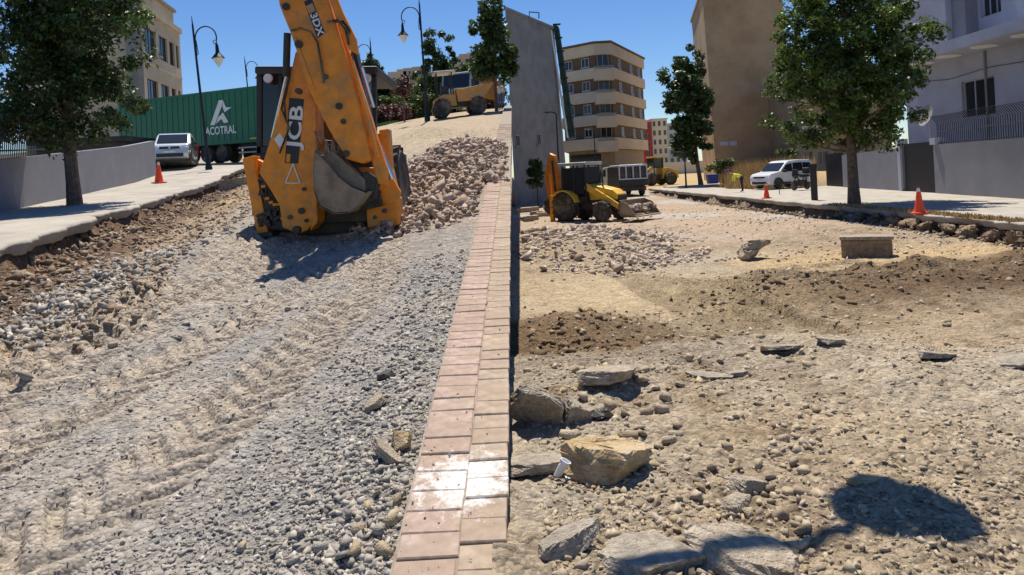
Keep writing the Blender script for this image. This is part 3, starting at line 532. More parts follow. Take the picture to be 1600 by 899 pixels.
for i, (px, py, s, tl) in enumerate([(1220, 545, .42, 'long thin asphalt crust lifted at the plateau edge'), (1105, 583, .36, 'cracked asphalt flake with a curved black rim'), (1300, 548, .3, 'pale asphalt flake with a squared end'), (1585, 580, .5, 'wide pale asphalt flake with dark leading edge'), (1150, 575, .22, 'small curved asphalt flake by the cracked one'), (1465, 575, .3, 'thin brown asphalt flake half buried')]):
    chunk('asphalt_flake', tl, gch(px, py, 'R', .02), (s, s * .75, .045), (R(random.uniform(-12, -4)), R(random.uniform(-8, 8)), R(random.uniform(-30, 30))), M['slab'], 30 + i, 'slab', .025)
chunk('boulder', 'rounded tan earthy boulder left of the concrete drain box', gch(1178, 405, 'R', .15), (.9, .7, .6), (R(-8), 0, R(20)), M['slabgrey'], 40, 'stone', .1)
chunk('stone_flake', 'long pale stone flake on the gravel by the bricks', gch(606, 718, 'L', .03), (.26, .1, .06), (R(-12), R(22), R(-38)), M['slabgrey'], 41, 'stone', .03)
chunk('stone_flake', 'blocky tan stone touching the long pale flake', gch(630, 702, 'L', .04), (.13, .12, .12), (R(10), R(12), R(10)), M['gold'], 42, 'stone', .03)
chunk('stone_flake', 'dark green oval stone alone on the gravel', gch(603, 590, 'L', .02), (.15, .09, .05), (R(-14), R(-8), R(30)), M['dark'], 43, 'stone', .02)
chunk('stone_flake', 'flat grey stone on gravel above the long pale flake', gch(585, 640, 'L', .03), (.17, .11, .06), (R(-10), R(-14), R(60)), M['slabgrey'], 44, 'stone', .03)
chunk('kerb_block', 'old concrete kerb block in the earth behind the orange digger leg', gch(372, 292, 'L', .16), (1.3, .45, .42), (0, R(-4), R(14)), M['slabgrey'], 45, 'kerb', .02)
for px, py, s in [(random.uniform(802, 1080), random.uniform(575, 690), random.uniform(.07, .17)) for _ in range(26)] + [(random.uniform(1080, 1300), random.uniform(640, 800), random.uniform(.05, .1)) for _ in range(18)]:
    g = G(px, py, 'R'); stone((g.x, g.y, g.z + .01), s, 'tanrock', 'tan broken stone strewn around the golden boulder and tilted slab', 'stones strewn around the golden boulder', tilt=.4)
# paper cup
g = G(876, 742, 'R'); mb = MB(); mb.lathe([(.02, 0), (.026, .07), (.03, .1), (.024, .1), (.02, .01)], 12)
for i, v in enumerate(mb.v): mb.v[i] = (v[0] + .006 * math.sin(v[2] * 90 + v[1] * 60), v[1] * .7, v[2])
o = mb.build('paper_cup', M['paper']); o.location = (g.x - .02, g.y, g.z + .025); o.rotation_euler = (R(20), R(25), R(20)); tag(o, 'crumpled white paper cup against the golden boulder', 'cup')
mb = MB().prism([(0, 0, 0), (.1, .01, .012), (.11, .07, .03), (.01, .06, .005)], [(0, 0, .004), (.1, .01, .016), (.11, .07, .034), (.01, .06, .009)]); o = mb.build('paper_scrap', M['paper']); o.location = (g.x + .02, g.y - .03, g.z + .012); tag(o, 'torn white paper scrap lying beside the paper cup', 'paper')
# concrete kerb box under the pavement
g = G(1355, 402, 'R'); kb = thing('kerb_box', 'weathered concrete drain box standing below the pavement edge', 'drain box', (g.x, g.y, g.z - .05), R(-24)); kb.scale = (.62, .62, .78)
mb = MB().bb(-.85, .85, 0, .8, 0, .58); o = mb.build('box', M['earth'], kb, bev=.05); mb = MB().bb(-.9, .9, -.05, .85, .58, .68); mb.build('lid', M['slabgrey'], kb, bev=.03)
BY = [14.6, 15.6, 16.7, 17.5, 18.6, 19.4, 20.2, 21.2, 22.3, 23.4, 24.4, 25.6]
for i_, y_ in enumerate(BY): s = random.uniform(.5, .8); tag(chunk('boulder', 'rough earthy boulder packed under the undercut pavement edge', (LIPR - random.uniform(.0, .25), y_, -.62 + s * .18), (s, s * .9, s * .7), (random.uniform(-.3, .3), random.uniform(-.3, .3), random.uniform(0, 6)), M['earth'], 60 + i_, 'stone', .16), group='boulders under the pavement edge')
for i, (px, py, s) in enumerate([] and [(1408, 372, .55), (1440, 378, .6), (1465, 382, .5), (1490, 378, .55), (1530, 385, .6), (1560, 383, .5), (1585, 388, .6), (1385, 368, .45), (1362, 365, .4), (1345, 360, .4), (1510, 392, .3)]):
    g = G(px, py, 'R'); stone((g.x, g.y, g.z + s * .2), s, 'tanrock', 'rough earthy boulder packed under the undercut pavement edge', 'boulders under the pavement edge', 'boulder', .3)

# ------------------------------------------------------------------ building helpers
def wall_open(mb, o, u, W, H, th, ops, n=None):
    """wall of thickness th with real openings; o lower corner, u unit dir, n inward normal"""
    o = Vector(o); u = Vector(u).normalized(); n = Vector(n) if n else Vector((-u.y, u.x, 0)); z = Vector((0, 0, 1))
    vs_ = sorted({0, H} | {v for a in ops for v in a[2:4]})
    for v0, v1 in zip(vs_[:-1], vs_[1:]):
        cut = sorted([(a[0], a[1]) for a in ops if a[2] < v1 - 1e-6 and a[3] > v0 + 1e-6]); cur = 0
        for c0, c1 in cut + [(W, W)]:
            if c0 > cur + 1e-6:
                A = [o + u * cur + z * v0, o + u * c0 + z * v0, o + u * c0 + z * v1, o + u * cur + z * v1]; mb.prism(A, [p + n * th for p in A])
            cur = max(cur, c1)
def window(parent, o, u, w_, h_, n, fm='frame', mull=1, glass='glass', name='window', sill=None):
    o = Vector(o); u = Vector(u).normalized(); n = Vector(n).normalized(); z = Vector((0, 0, 1)); f = .06
    def bar(mb, a0, a1, b0, b1, d0=-.03, d1=.05):
        A = [o + u * a0 + z * b0 + n * d0, o + u * a1 + z * b0 + n * d0, o + u * a1 + z * b1 + n * d0, o + u * a0 + z * b1 + n * d0]; mb.prism(A, [p + n * (d1 - d0) for p in A])
    mb = MB(); bar(mb, 0, w_, 0, f); bar(mb, 0, w_, h_ - f, h_); bar(mb, 0, f, f, h_ - f); bar(mb, w_ - f, w_, f, h_ - f)
    for k in range(mull): x = w_ * (k + 1) / (mull + 1); bar(mb, x - f / 2, x + f / 2, f, h_ - f)
    fr = mb.build(name, M[fm], parent); mb = MB(); bar(mb, f * .8, w_ - f * .8, f * .8, h_ - f * .8, .005, .02); mb.build('pane', M[glass], fr)
    if sill:
        mb = MB(); bar(mb, -.1, w_ + .1, -.1, -.003, -.12, .04); mb.build('sill', M[sill], fr)
    return fr

# grey building at the seam
gb = thing('grey_building', 'tall blank grey building with a green glazed curved corner strip', 'building', (0, 0, 0))
b0 = P(803, 305, 52); b1 = P(886, 300, 60); t0 = P(803, 12, 52); t1 = P(863, 43, 60)
A = [Vector((.14, 52, -1)), Vector((b1.x, 60, -1)), Vector((t1.x, 60, 13.9)), Vector((.14, 52, 13.9))]
bk = Vector((1.2, 14, 0)); mb = MB().prism(A, [p + bk for p in A]); mb.build('wall', M['greywall2'], gb)
up = Vector((0, 0, .25)); off = Vector((.05, -.08, 0)); mb = MB().prism([A[3] - off * 0 + Vector((.0, -.1, 0)), A[2] + Vector((.1, -.1, 0)), A[2] + Vector((.1, -.1, .22)), A[3] + Vector((0, -.1, .22))], [A[3] + bk, A[2] + bk, A[2] + bk + up, A[3] + bk + up]); mb.build('parapet', M['greywall2'], gb)
S = [P(864, 38, 59.9), P(872, 41, 59.9), P(898, 213, 59.9), P(889, 216, 59.9)]
mb = MB().prism(S, [p + Vector((.2, 1.2, 0)) for p in S]); mb.build('glazed_strip', M['greenglass'], gb)
mb = MB().tube([P(861, 48, 59.7), P(887, 216, 59.7)], .09, 6); mb.build('downpipe', M['white'], gb)
mb = MB()
for k in range(9): a = P(864 + k * 3.0, 38 + k * 21, 59.8); MB().box(a + Vector((.32, .2, 0)), (.66, .5, .06)).build('floor_band', M['lampiron'], gb)
mb = MB().tube([P(827, 27, 55), P(827, 19, 55), P(842, 20, 56), P(842, 29, 56)], .05, 5); mb.build('roof_rail', M['rail'], gb)
ud = (A[1] - A[0]); ud.z = 0; ud.normalize(); nn = Vector((ud.y, -ud.x, 0))
for px, py in ((807, 229), (839, 226)):
    q = P(px, py, 52 + (px - 803) / 83 * 8); k = (q - A[0]).dot(ud); base = A[0] + ud * k; window(gb, (base.x + nn.x * .03, base.y + nn.y * .03, q.z), ud, .65, .85, -nn, 'frame', 1, sill='stonebase')

# beige apartment block
ap = thing('apartment_block', 'beige corner apartment block with brown painted-shade bands and stacked corner balconies', 'building', (0, 0, 0))
pA = P(880, 160, 91.5); pB = P(932, 160, 88); pC = P(958, 160, 88); pD = P(1006, 160, 102)
plan = [Vector((p.x, p.y, 0)) for p in (pA, pB, pC, pD)] + [Vector((pD.x - 3, pD.y + 9, 0)), Vector((pA.x + 2, pA.y + 12, 0))]
cen = sum(plan, Vector()) / 6
def grow(k): return [p + (p - cen).normalized() * k for p in plan]
def ring(mb, k, z0, z1): pl = grow(k); mb.xy([(p.x, p.y) for p in pl], z0, z1)
mb = MB(); ring(mb, 0, 4.3, 17.0); mb.build('wall', M['shadebrown'], ap)  # core wall coloured dark brown for the shade under the projecting slabs
mb = MB(); ring(mb, -.6, -1.5, 4.299); mb.build('ground_floor', M['stonebase'], ap)
for z0, z1 in ((4.3, 5.75), (7.35, 8.7), (10.25, 11.6), (13.2, 14.55), (16.1, 17.5)):
    mb = MB(); ring(mb, .45, z0, z1); mb.build('floor_band', M['beige'], ap, bev=.03)
mb = MB(); ring(mb, .7, 17.5, 17.75); mb.build('cornice', M['shadebrown'], ap)
mid = (plan[1] + plan[2]) / 2; ubc = (plan[2] - plan[1]).normalized(); nbc = Vector((ubc.y, -ubc.x, 0)); wbc = (plan[2] - plan[1]).length
for z0 in (4.3, 7.35, 10.25, 13.2):
    q = plan[1] + nbc * 1.15 - ubc * .2; A_ = [q + Vector((0, 0, z0 - .35)), q + ubc * (wbc + .4) + Vector((0, 0, z0 - .35)), q + ubc * (wbc + .4) + Vector((0, 0, z0 + 1.0)), q + Vector((0, 0, z0 + 1.0))]
    bal = MB().prism(A_, [p - nbc * 1.1 for p in A_]).build('balcony', M['beige'], ap); mb = MB()
    for zz in (1.15, 1.35): mb.tube([q + Vector((0, 0, z0 + zz)), q + ubc * (wbc + .4) + Vector((0, 0, z0 + zz))], .045, 5)
    mb.build('railing', M['frame'], bal)
    a = plan[1] + ubc * (wbc / 2 - .7) + nbc * .03; window(ap, (a.x, a.y, z0 + 1.5), ubc, 1.4, 1.45, -nbc, 'frame', 1, name='balcony_door')
for i0, i1, us in ((0, 1, (.12, .62)), (2, 3, (.2, .56, .82))):
    a = plan[i0]; b = plan[i1]; u = (b - a).normalized(); W = (b - a).length; n = Vector((u.y, -u.x, 0))
    for z0 in (5.85, 8.8, 11.7, 14.65):
        for k in us: q = a + u * (W * k) + n * .03; window(ap, (q.x, q.y, z0 + .12), u, 1.15, 1.15, -n, 'whitewall', 1, sill='beige')
    for k in np.arange(.08, .9, .28 if i0 == 0 else .2):
        q = a + u * (W * k) - n * .4
        mb = MB(); A_ = [q + Vector((0, 0, 2.9)), q + u * 1.7 + Vector((0, 0, 2.9)), q + u * 1.7 + Vector((0, 0, 3.8)), q + Vector((0, 0, 3.8))]; mb.prism(A_, [p - n * .3 for p in A_]); mb.build('transom_window', M['glass'], ap)
        A_ = [q + Vector((0, 0, -.5)), q + u * 1.7 + Vector((0, 0, -.5)), q + u * 1.7 + Vector((0, 0, 2.4)), q + Vector((0, 0, 2.4))]; MB().prism(A_, [p - n * .3 for p in A_]).build('roller_shutter', M['metalgrey'], ap)

# far blocks
def far_block(name, label, px0, px1, ytop, d, mat, rows, cols, hgt=None, band=None):
    a = P(px0, 262, d); b = P(px1, 262, d); top = P((px0 + px1) / 2, ytop, d).z
    t = thing(name, label, 'building', (a.x, d, -.6)); W = b.x - a.x; H = top + .6
    mb = MB(); ops = []
    cw = W / cols; rh = (H - 3) / rows
    for r in range(rows):
        for c in range(cols): ops.append((c * cw + cw * .25, c * cw + cw * .75, 3 + r * rh + rh * .3, 3 + r * rh + rh * .85))
    wall_open(mb, (0, 0, 0), (1, 0, 0), W, H, .5, ops); mb.bb(.01, W - .01, .52, 12, 0, H - .01); mb.build('wall', M[mat], t)
    for a0, a1, c0, c1 in ops:
        window(t, (a0, .35, c0), (1, 0, 0), a1 - a0, c1 - c0, (0, 1, 0), 'frame', 1)
    MB().bb(-.2, W + .2, -.25, 12.2, H, H + .4).build('cornice', M[mat], t); return t
far_block('apartment_block', 'dark red apartment block behind the beige corner block', 1008, 1021, 193, 225, 'redwall', 5, 1)
far_block('apartment_block', 'cream apartment block next to the dark red block', 1021.4, 1046, 187, 226, 'cream', 5, 3)
far_block('apartment_block', 'pale grey apartment block half hidden by the poplar', 1046.5, 1075, 194, 232, 'whitewall', 5, 3)
mb = MB(); a = P(1000, 262, 190); b = P(1118, 258, 190); mb.bb(a.x, b.x, 190, 191, -1, 3.0); tag(mb.build('boundary_wall', M['cream']), 'long pale low wall closing the far end of the road', 'wall')

# tall tan building
tb = thing('tan_building', 'tall windowless tan rendered building with stained gable wall', 'building', (0, 0, 0))
l0 = P(1119, 255, 75); r0 = P(1243, 248, 75); A = [Vector((l0.x, 75, -1)), Vector((r0.x, 75, -1)), Vector((r0.x - .55, 75, 20.2)), Vector((l0.x - .55, 75, 20.2))]
MB().prism(A, [p + Vector((3, 16, 0)) for p in A]).build('wall', M['tanwall'], tb)
C = [A[3] + Vector((-.15, -.15, -.02)), A[2] + Vector((.15, -.15, -.02)), A[2] + Vector((.15, -.15, .3)), A[3] + Vector((-.15, -.15, .3))]; MB().prism(C, [p + Vector((3, 16.3, 0)) for p in C]).build('parapet', M['stonebase'], tb)
for px, py, wpx, hpx in ((1125, 228, 14, 6), (1141, 228, 11, 7)):
    q = P(px, py, 74.96); MB().bb(q.x, q.x + wpx * 75 / F, 74.95, 74.99, q.z, q.z + hpx * 75 / F).build('whitewash_patch', M['whitewall'], tb)
# small house behind the tree
hb = thing('townhouse', 'brown townhouse with balconies glimpsed between tan wall and tree', 'building', (0, 0, 0)); a = P(1247, 255, 68); b = P(1395, 250, 68)
mb = MB(); ops = [(.5 + k * 1.5, 1.4 + k * 1.5, z, z + 1.3) for k in range(5) for z in (1.6, 4.6, 7.4)]; wall_open(mb, (a.x, 68, -.5), (1, 0, 0), b.x - a.x, 10.5, .3, ops); mb.bb(a.x + .01, b.x - .01, 68.32, 76, -.5, 9.9); mb.build('wall', M['stonebase'], hb)
for p in ops: window(hb, (a.x + p[0], 68.2, -.5 + p[2]), (1, 0, 0), p[1] - p[0], p[3] - p[2], (0, 1, 0), 'frame')
for z in (4, 6.9): MB().bb(a.x + .2, b.x - .3, 67.2, 67.95, z, z + .9).build('balcony', M['palebld'], hb, bev=.03)


# left office building
ob = thing('office_building', 'beige office building with dark window rows behind the green trailer', 'building', (0, 0, 0))
c0 = P(221, 90, 60); c1 = P(283, 100, 71); cl = P(40, 90, 63); c0.z = c1.z = cl.z = 2; H = 15.6
u = (c1 - c0).normalized(); W = (c1 - c0).length; n = Vector((u.y, -u.x, 0)); 
ops = [(W * a, W * b, z, z + h) for z, h in ((12.0, 2.3), (7.6, 2.2), (3.2, 2.2)) for a, b in ((.1, .35), (.42, .63), (.69, .82), (.87, .95))]
mb = MB(); wall_open(mb, c0, u, W, H, .3, ops); 
mb.prism([c0 - n * .32, c1 - n * .32, c1 - n * 9, c0 - n * 9], [p + Vector((0, 0, H - .02)) for p in (c0 - n * .32, c1 - n * .32, c1 - n * 9, c0 - n * 9)]); mb.build('wall', M['palebld'], ob)
for a0, a1, z0, z1 in ops: q = c0 + u * a0 - n * .2; window(ob, (q.x, q.y, c0.z + z0), u, a1 - a0, z1 - z0, -n, 'rail', 3, sill='palebld')
for z in (6.6, 11.0): 
    q = [c0 + n * .06 + Vector((0, 0, z)), c1 + n * .06 + Vector((0, 0, z)), c1 + n * .06 + Vector((0, 0, z + .18)), c0 + n * .06 + Vector((0, 0, z + .18))]; MB().prism(q, [p - n * .055 for p in q]).build('string_course', M['palebld'], ob)
ul = (cl - c0).normalized(); nl = Vector((-ul.y, ul.x, 0)); q = [c0 - ul * .0 + Vector((0, 0, -.2)), cl + Vector((0, 0, -.2)), cl + Vector((0, 0, H + .4)), c0 + Vector((0, 0, H + .4))]
q = [p + nl * .3 for p in q]; MB().prism(q, [p - nl * .28 for p in q]).build('gable_wall', M['palebld'], ob)
q = [c0 + nl * .45 - u * .3, c0 + nl * .45 + ul * 1.0 - u * .3, c0 + ul * 1.0 , c0 + n*.12]; MB().prism(q, [p + Vector((0, 0, H + .9)) for p in q]).build('corner_pier', M['greywall2'], ob)
q = [c0 + n * .25 + Vector((0, 0, H)), c1 + n * .25 + Vector((0, 0, H)), c1 + n * .25 + Vector((0, 0, H + .5)), c0 + n * .25 + Vector((0, 0, H + .5))]; MB().prism(q, [p - n * 9 for p in q]).build('cornice', M['palebld'], ob)
q = [c0 + u * W * .45 - n * .5 + Vector((0, 0, H + .5)), c1 - n * .5 + Vector((0, 0, H + .5)), c1 - n * 5 + Vector((0, 0, H + .5)), c0 + u * W * .45 - n * 5 + Vector((0, 0, H + .5))]; tw = MB().prism(q, [p + Vector((0, 0, 1.7)) for p in q]).build('stair_tower', M['palebld'], ob)
q = [p + Vector((0, 0, 1.71)) + (p - (q[0] + q[2]) / 2).normalized() * .35 for p in q]; MB().prism(q, [p + Vector((0, 0, .3)) for p in q]).build('roof_slab', M['stonebase'], tw)

# ------------------------------------------------------------------ boundary walls
def seg_wall(mb, a, b, za, zb, h0, h1, th, cap=0):
    a = Vector(a); b = Vector(b); d = (b - a).normalized(); n = Vector((-d.y, d.x, 0)) * th
    A = [Vector((a.x, a.y, za - .6)), Vector((b.x, b.y, zb - .6)), Vector((b.x, b.y, zb + h1)), Vector((a.x, a.y, za + h0))]; mb.prism(A, [p + n for p in A])
lw = thing('boundary_wall', 'grey rendered wall with dark iron bars left of the parked van', 'wall', (0, 0, 0)); mb = MB(); yy = [7, 11, 16, 21, 26, 30.3]
for y0, y1 in zip(yy[:-1], yy[1:]): seg_wall(mb, (wallL(y0), y0, 0), (wallL(y1), y1, 0), float(zs(y0)), float(zs(y1)), 1.2 + (y0 - 16) * .02, 1.2 + (y1 - 16) * .02, -.22 if False else .22)
mb.build('wall', M['greywall'], lw)
for i in range(62):
    y = 13 + i * .1; x = wallL(y) - .1; z = float(zs(y)) + 1.1; MB().tube([(x, y, z), (x, y, z + 1.0)], .014, 5).build('bar', M['rail'], lw)
mb = MB(); 
for dz in (.3, .95): mb.tube([(wallL(13) - .1, 13, float(zs(13)) + 1.1 + dz), (wallL(16.1) - .1, 16.1, float(zs(16.1)) + 1.1 + dz), (wallL(19.1) - .1, 19.1, float(zs(19.1)) + 1.1 + dz)], .02, 5)
mb.build('rail', M['rail'], lw)
mb = MB(); y0, y1 = 30.4, 33.5
rb = thing('dark_shed', 'low dark shed roof behind the end of the grey wall', 'shed', (wallL(28) - 6.2, 33, -.4)); MB().bb(-1.6, 2.6, .5, 4, 2, 4.6).build('wall', M['dark'], rb); MB().bb(-1.9, 2.8, .2, 4.3, 4.6, 4.85).build('roof', M['black'], rb)

# villa side: wall, gates, railing
W0 = G(1640, 313, 'R'); 
def onwall(px, y): q = P(px, y, 1) - Vector((0, 0, CAM_Z)); k = (-.15 - CAM_Z) / q.z; return Vector((q.x * k, q.y * k, -.15))
wp = [Vector((17.9 + (y - 25) * .13, y, -.15)) for y in (20, 26, 31.2, 34.6, 42.6, 45.4)]
def wpt(y): return Vector((17.9 + (y - 25) * .13, y, -.15))
vw = thing('boundary_wall', 'tall grey rendered villa wall topped with bent iron bars', 'wall', (0, 0, 0)); mb = MB(); seg_wall(mb, wpt(31.2), wpt(18), -.15, -.15, 2.15, 2.15, .25); mb.build('wall', M['greywall'], vw)
mb = MB().box(wpt(31.0) + Vector((.12, 0, 2.3)), (.5, .4, .3)); mb.build('pier_cap', M['whitewall'], vw)
for i in range(76):
    y = 31 - i * .155; p = wpt(y) + Vector((.12, 0, 2.1)); MB().tube([p, p + Vector((0, 0, .95)), p + Vector((-.28, 0, 1.3))], .017, 5).build('bar', M['rail'], vw)
mb = MB()
for z in (.12, .6, .95): mb.tube([wpt(31.05) + Vector((.12, 0, 2.1 + z)), wpt(19) + Vector((.12, 0, 2.1 + z))], .022, 5)
mb.build('rail', M['rail'], vw)
def gate(y0, y1, h, label):
    t = thing('gate', label, 'gate', (0, 0, 0)); a = wpt(y0) + Vector((.1, 0, 0)); b = wpt(y1) + Vector((.1, 0, 0)); d = (b - a); n = int(d.length / .2)
    for k in range(n):
        p = a + d * (k + .5) / n; MB().box(p + Vector((0, 0, h / 2)), (.05, d.length / n * .8, h)).build('panel', M['gate'], t)
    MB().prism([a + Vector((.04, 0, 0)), b + Vector((.04, 0, 0)), b + Vector((.04, 0, h)), a + Vector((.04, 0, h))], [p + Vector((.04, 0, 0)) for p in (a, b, b + Vector((0, 0, h)), a + Vector((0, 0, h)))]).build('backing', M['gate'], t)
gate(34.4, 31.3, 2.3, 'black sheet metal gate between grey wall and villa railing')
lw2 = thing('boundary_wall', 'grey rendered wall with a white cap left of the black gate', 'wall', (0, 0, 0)); mb = MB(); seg_wall(mb, wpt(43.2), wpt(34.5), -.15, -.15, 1.95, 2.15, .25); mb.build('wall', M['greywall'], lw2)
mb = MB(); seg_wall(mb, wpt(43.2) + Vector((-.04, 0, 2.57)), wpt(34.75) + Vector((-.04, 0, 2.77)), -.17, -.17, -.5, -.5, .33); mb.build('cap', M['whitewall'], lw2); MB().box(wpt(34.6) + Vector((.1, .03, 1.2)), (.42, .25, 2.7)).build('pier', M['whitewall'], lw2)
gate(46.6, 43.3, 2.1, 'second black gate next to the parked white van')
va = thing('villa', 'pale villa with a projecting balcony slab and white soffit discs painted as sunlit openings', 'building', (0, 0, 0)); X0 = 22.6
mb = MB(); ops = [(4.9, 7.3, 3.6, 5.4), (9.5, 11.5, 3.6, 5.4), (6.6, 8.0, 8.2, 10), (10, 12, 8.2, 10)]
wall_open(mb, (X0, 40, -.3), (0, -1, 0), 20, 14, .3, ops, (1, 0, 0)); mb.bb(X0 + .32, X0 + 9, 20.1, 39.9, -.3, 13.6); mb.build('wall', M['villa'], va)
for a0, a1, z0, z1 in ops: window(va, (X0 + .18, 40 - a0, -.3 + z0), (0, -1, 0), a1 - a0, z1 - z0, (1, 0, 0), 'villa', 2, sill='villa')
MB().bb(X0 - .9, X0 - .01, 34.6, 39.9, 6.9, 13.6).build('bay', M['villa'], va)
MB().bb(X0 - .6, X0 - .012, 33.6, 34.55, 6.9, 13.6).build('blue_recess', M['bluebin'] if False else M['greywall'], va)
edge = [(X0 - .02, 39.6), (X0 - .9, 39.2), (X0 - 1.6, 37.6), (X0 - 1.9, 35.5), (X0 - 2.0, 20), (X0 - .02, 20)]
sb = MB().xy(edge, 6.35, 6.85).build('balcony_slab', M['villa'], va)
for y in (36.6, 34.4, 31.8, 29.2): 
    mb = MB(); mb.lathe([(.0, 0), (.55, 0), (.55, .04), (.0, .04)], 24, Matrix.Translation((X0 - 1.0, y, 6.3))); mb.build('painted_daylight_disc', M['white'], sb)  # white discs stand in for sun shining through round openings, slab is solid
MB().tube([(X0 - .06, 33.2, 0), (X0 - .06, 33.2, 6.3)], .05, 8).build('downpipe', M['greywall2'], va);
MB().tube([(X0 - .03, 39, 5.6), (X0 - .05, 36, 5.35), (X0 - .05, 33, 5.5), (X0 - .04, 28, 5.3)], .015, 5).build('cable', M['plastic'], va)
q = Vector((X0 - .8, 34.3, 3.1)); mb = MB().lathe([(.0, 0), (.3, .03), (.5, .12), (.52, .14), (.3, .06), (.0, .03)], 20, Matrix.Translation(wpt(32.6) + Vector((.5, 0, 3.5))) @ Matrix.Rotation(R(-70), 4, 'Y'))
t = thing('satellite_dish', 'round grey satellite dish on a post behind the villa railing', 'dish', (0, 0, 0)); mb.build('dish', M['greywall2'], t); MB().tube([wpt(32.6) + Vector((.55, 0, 3.5)), wpt(32.6) + Vector((.6, 0, 0))], .05, 8).build('post', M['metalgrey'], t); MB().tube([wpt(32.6) + Vector((.5, 0, 3.5)), wpt(32.6) + Vector((.0, 0, 3.75))], .02, 6).build('arm', M['metalgrey'], t)
# hills and houses far left
X, Y = np.meshgrid(np.linspace(-420, -6, 60), np.linspace(230, 520, 40)); Zh = 5 + 52 * sm((Y - 230) / 160) * (.45 + .55 * sm((X + 160) / 150)) + 14 * fbm(X * .02, Y * .02, 91, 4)
I = np.arange(X.size).reshape(X.shape); Fh = np.stack([I[:-1, :-1], I[:-1, 1:], I[1:, 1:], I[1:, :-1]], -1).reshape(-1, 4)
tag(link('hill', fastmesh('hill', np.stack([X, Y, Zh], -1).reshape(-1, 3), Fh), None, M['hillm'], True), 'brown scrub hill far behind the trees', kind='structure')
for i, (px, py, d, wd, hh) in enumerate([(622, 112, 300, 9, 7), (634, 108, 310, 8, 8), (646, 106, 300, 9, 7), (657, 104, 320, 8, 7), (700, 100, 300, 10, 6), (712, 98, 310, 9, 8), (724, 88, 330, 9, 7), (733, 84, 340, 10, 6), (742, 82, 335, 8, 8), (752, 96, 300, 12, 8), (610, 118, 290, 8, 6), (690, 104, 290, 8, 6)]):
    q = P(px, py, d); t = thing('hill_house', 'small pinkish house among others on the far hill', 'building', (q.x, q.y, q.z - hh), 0, 'houses on the far hill'); ops = [(wd * .15, wd * .35, hh * .55, hh * .8), (wd * .6, wd * .8, hh * .55, hh * .8)]
    mb = MB(); wall_open(mb, (-wd / 2, 0, -8), (1, 0, 0), wd, hh + 8, .3, [(a, b, c + 8, e + 8) for a, b, c, e in ops]); mb.bb(-wd / 2 + .02, wd / 2 - .02, .32, 8, -8, hh - .05); mb.build('wall', M['housefar'], t)
    for a, b, c, e in ops: MB().bb(a - wd / 2, b - wd / 2, .2, .25, c, e).build('window', M['glass'], t)
# ------------------------------------------------------------------ wheels
def wheel(parent, x, y, z, r, w_, lugs=0, rimmat='metalgrey', n=28, axis='X'):
    Mx = Matrix.Translation((x, y, z)) @ Matrix.Rotation(R(90), 4, axis); h = w_ / 2; mb = MB()
    mb.lathe([(r * .58, -h * .9), (r * .9, -h), (r * .98, -h * .8), (r, -h * .4), (r, h * .4), (r * .98, h * .8), (r * .9, h), (r * .58, h * .9)], n, Mx)
    for k in range(lugs):
        a = 2 * math.pi * k / lugs
        for s in (-1, 1):
            c = Mx @ Vector((math.cos(a + s * .06) * r * 1.01, math.sin(a + s * .06) * r * 1.01, s * h * .48)); mb.box(c, (r * .12, r * .09, h * .98), Mx.to_3x3() @ Matrix.Rotation(a, 3, 'Z') @ Matrix.Rotation(s * .5, 3, 'X'))
    wl = mb.build('wheel', M['rubber'], parent, smooth=True); mb = MB()
    mb.lathe([(.0, -h * .5), (r * .2, -h * .7), (r * .3, -h * .35), (r * .52, -h * .4), (r * .585, -h * .92), (r * .585, h * .92), (r * .52, h * .4), (r * .3, h * .35), (r * .2, h * .7), (.0, h * .5)], n, Mx); mb.build('rim', M[rimmat], wl, smooth=True)
    return wl

# ------------------------------------------------------------------ big orange digger seen from behind
JD = 11.0; jb = G(505, 372, 'L'); JD = jb.y
dg = thing('backhoe_loader', 'orange backhoe loader seen from behind with folded arm and grey bucket', 'digger', jb, 0, ry=R(-3)); Ji = mw(dg).inverted()
def J(px, py, off=0): return Ji @ P(px, py, JD + off)
def jprism(name, poly, off, th, mat, parent=None, bev=.02):
    A = [J(x, y, off) for x, y in poly]; return MB().prism(A, [p + Vector((0, th, 0)) for p in A]).build(name, mat, parent or dg, bev=bev)
# rear frame, king post
jprism('rear_frame', [(404, 300), (610, 296), (612, 352), (560, 350), (540, 366), (408, 366)], .25, .5, M['dark'])
jprism('chassis', [(430, 240), (600, 235), (598, 345), (432, 350)], .8, 2.6, M['black'])
jprism('slew_post', [(470, 215), (575, 225), (600, 300), (598, 345), (475, 352)], .05, .28, M['dark'])
for off in (-.42, -.05): jprism('boom_plate', [(412, 249), (450, 133), (461, 82), (476, 70), (483, 120), (491, 160), (492, 347), (480, 360), (466, 366), (441, 356), (436, 320), (418, 290), (404, 270)], off, .06, M['orange'])
jprism('boom_core', [(420, 252), (455, 133), (466, 90), (478, 90), (487, 165), (488, 300), (440, 300)], -.358, .3, M['orange'], bev=.01)
jprism('boom_edge_plate', [(489, 150), (494, 162), (496, 348), (484, 362), (487, 340)], -.43, .44, M['orange'])
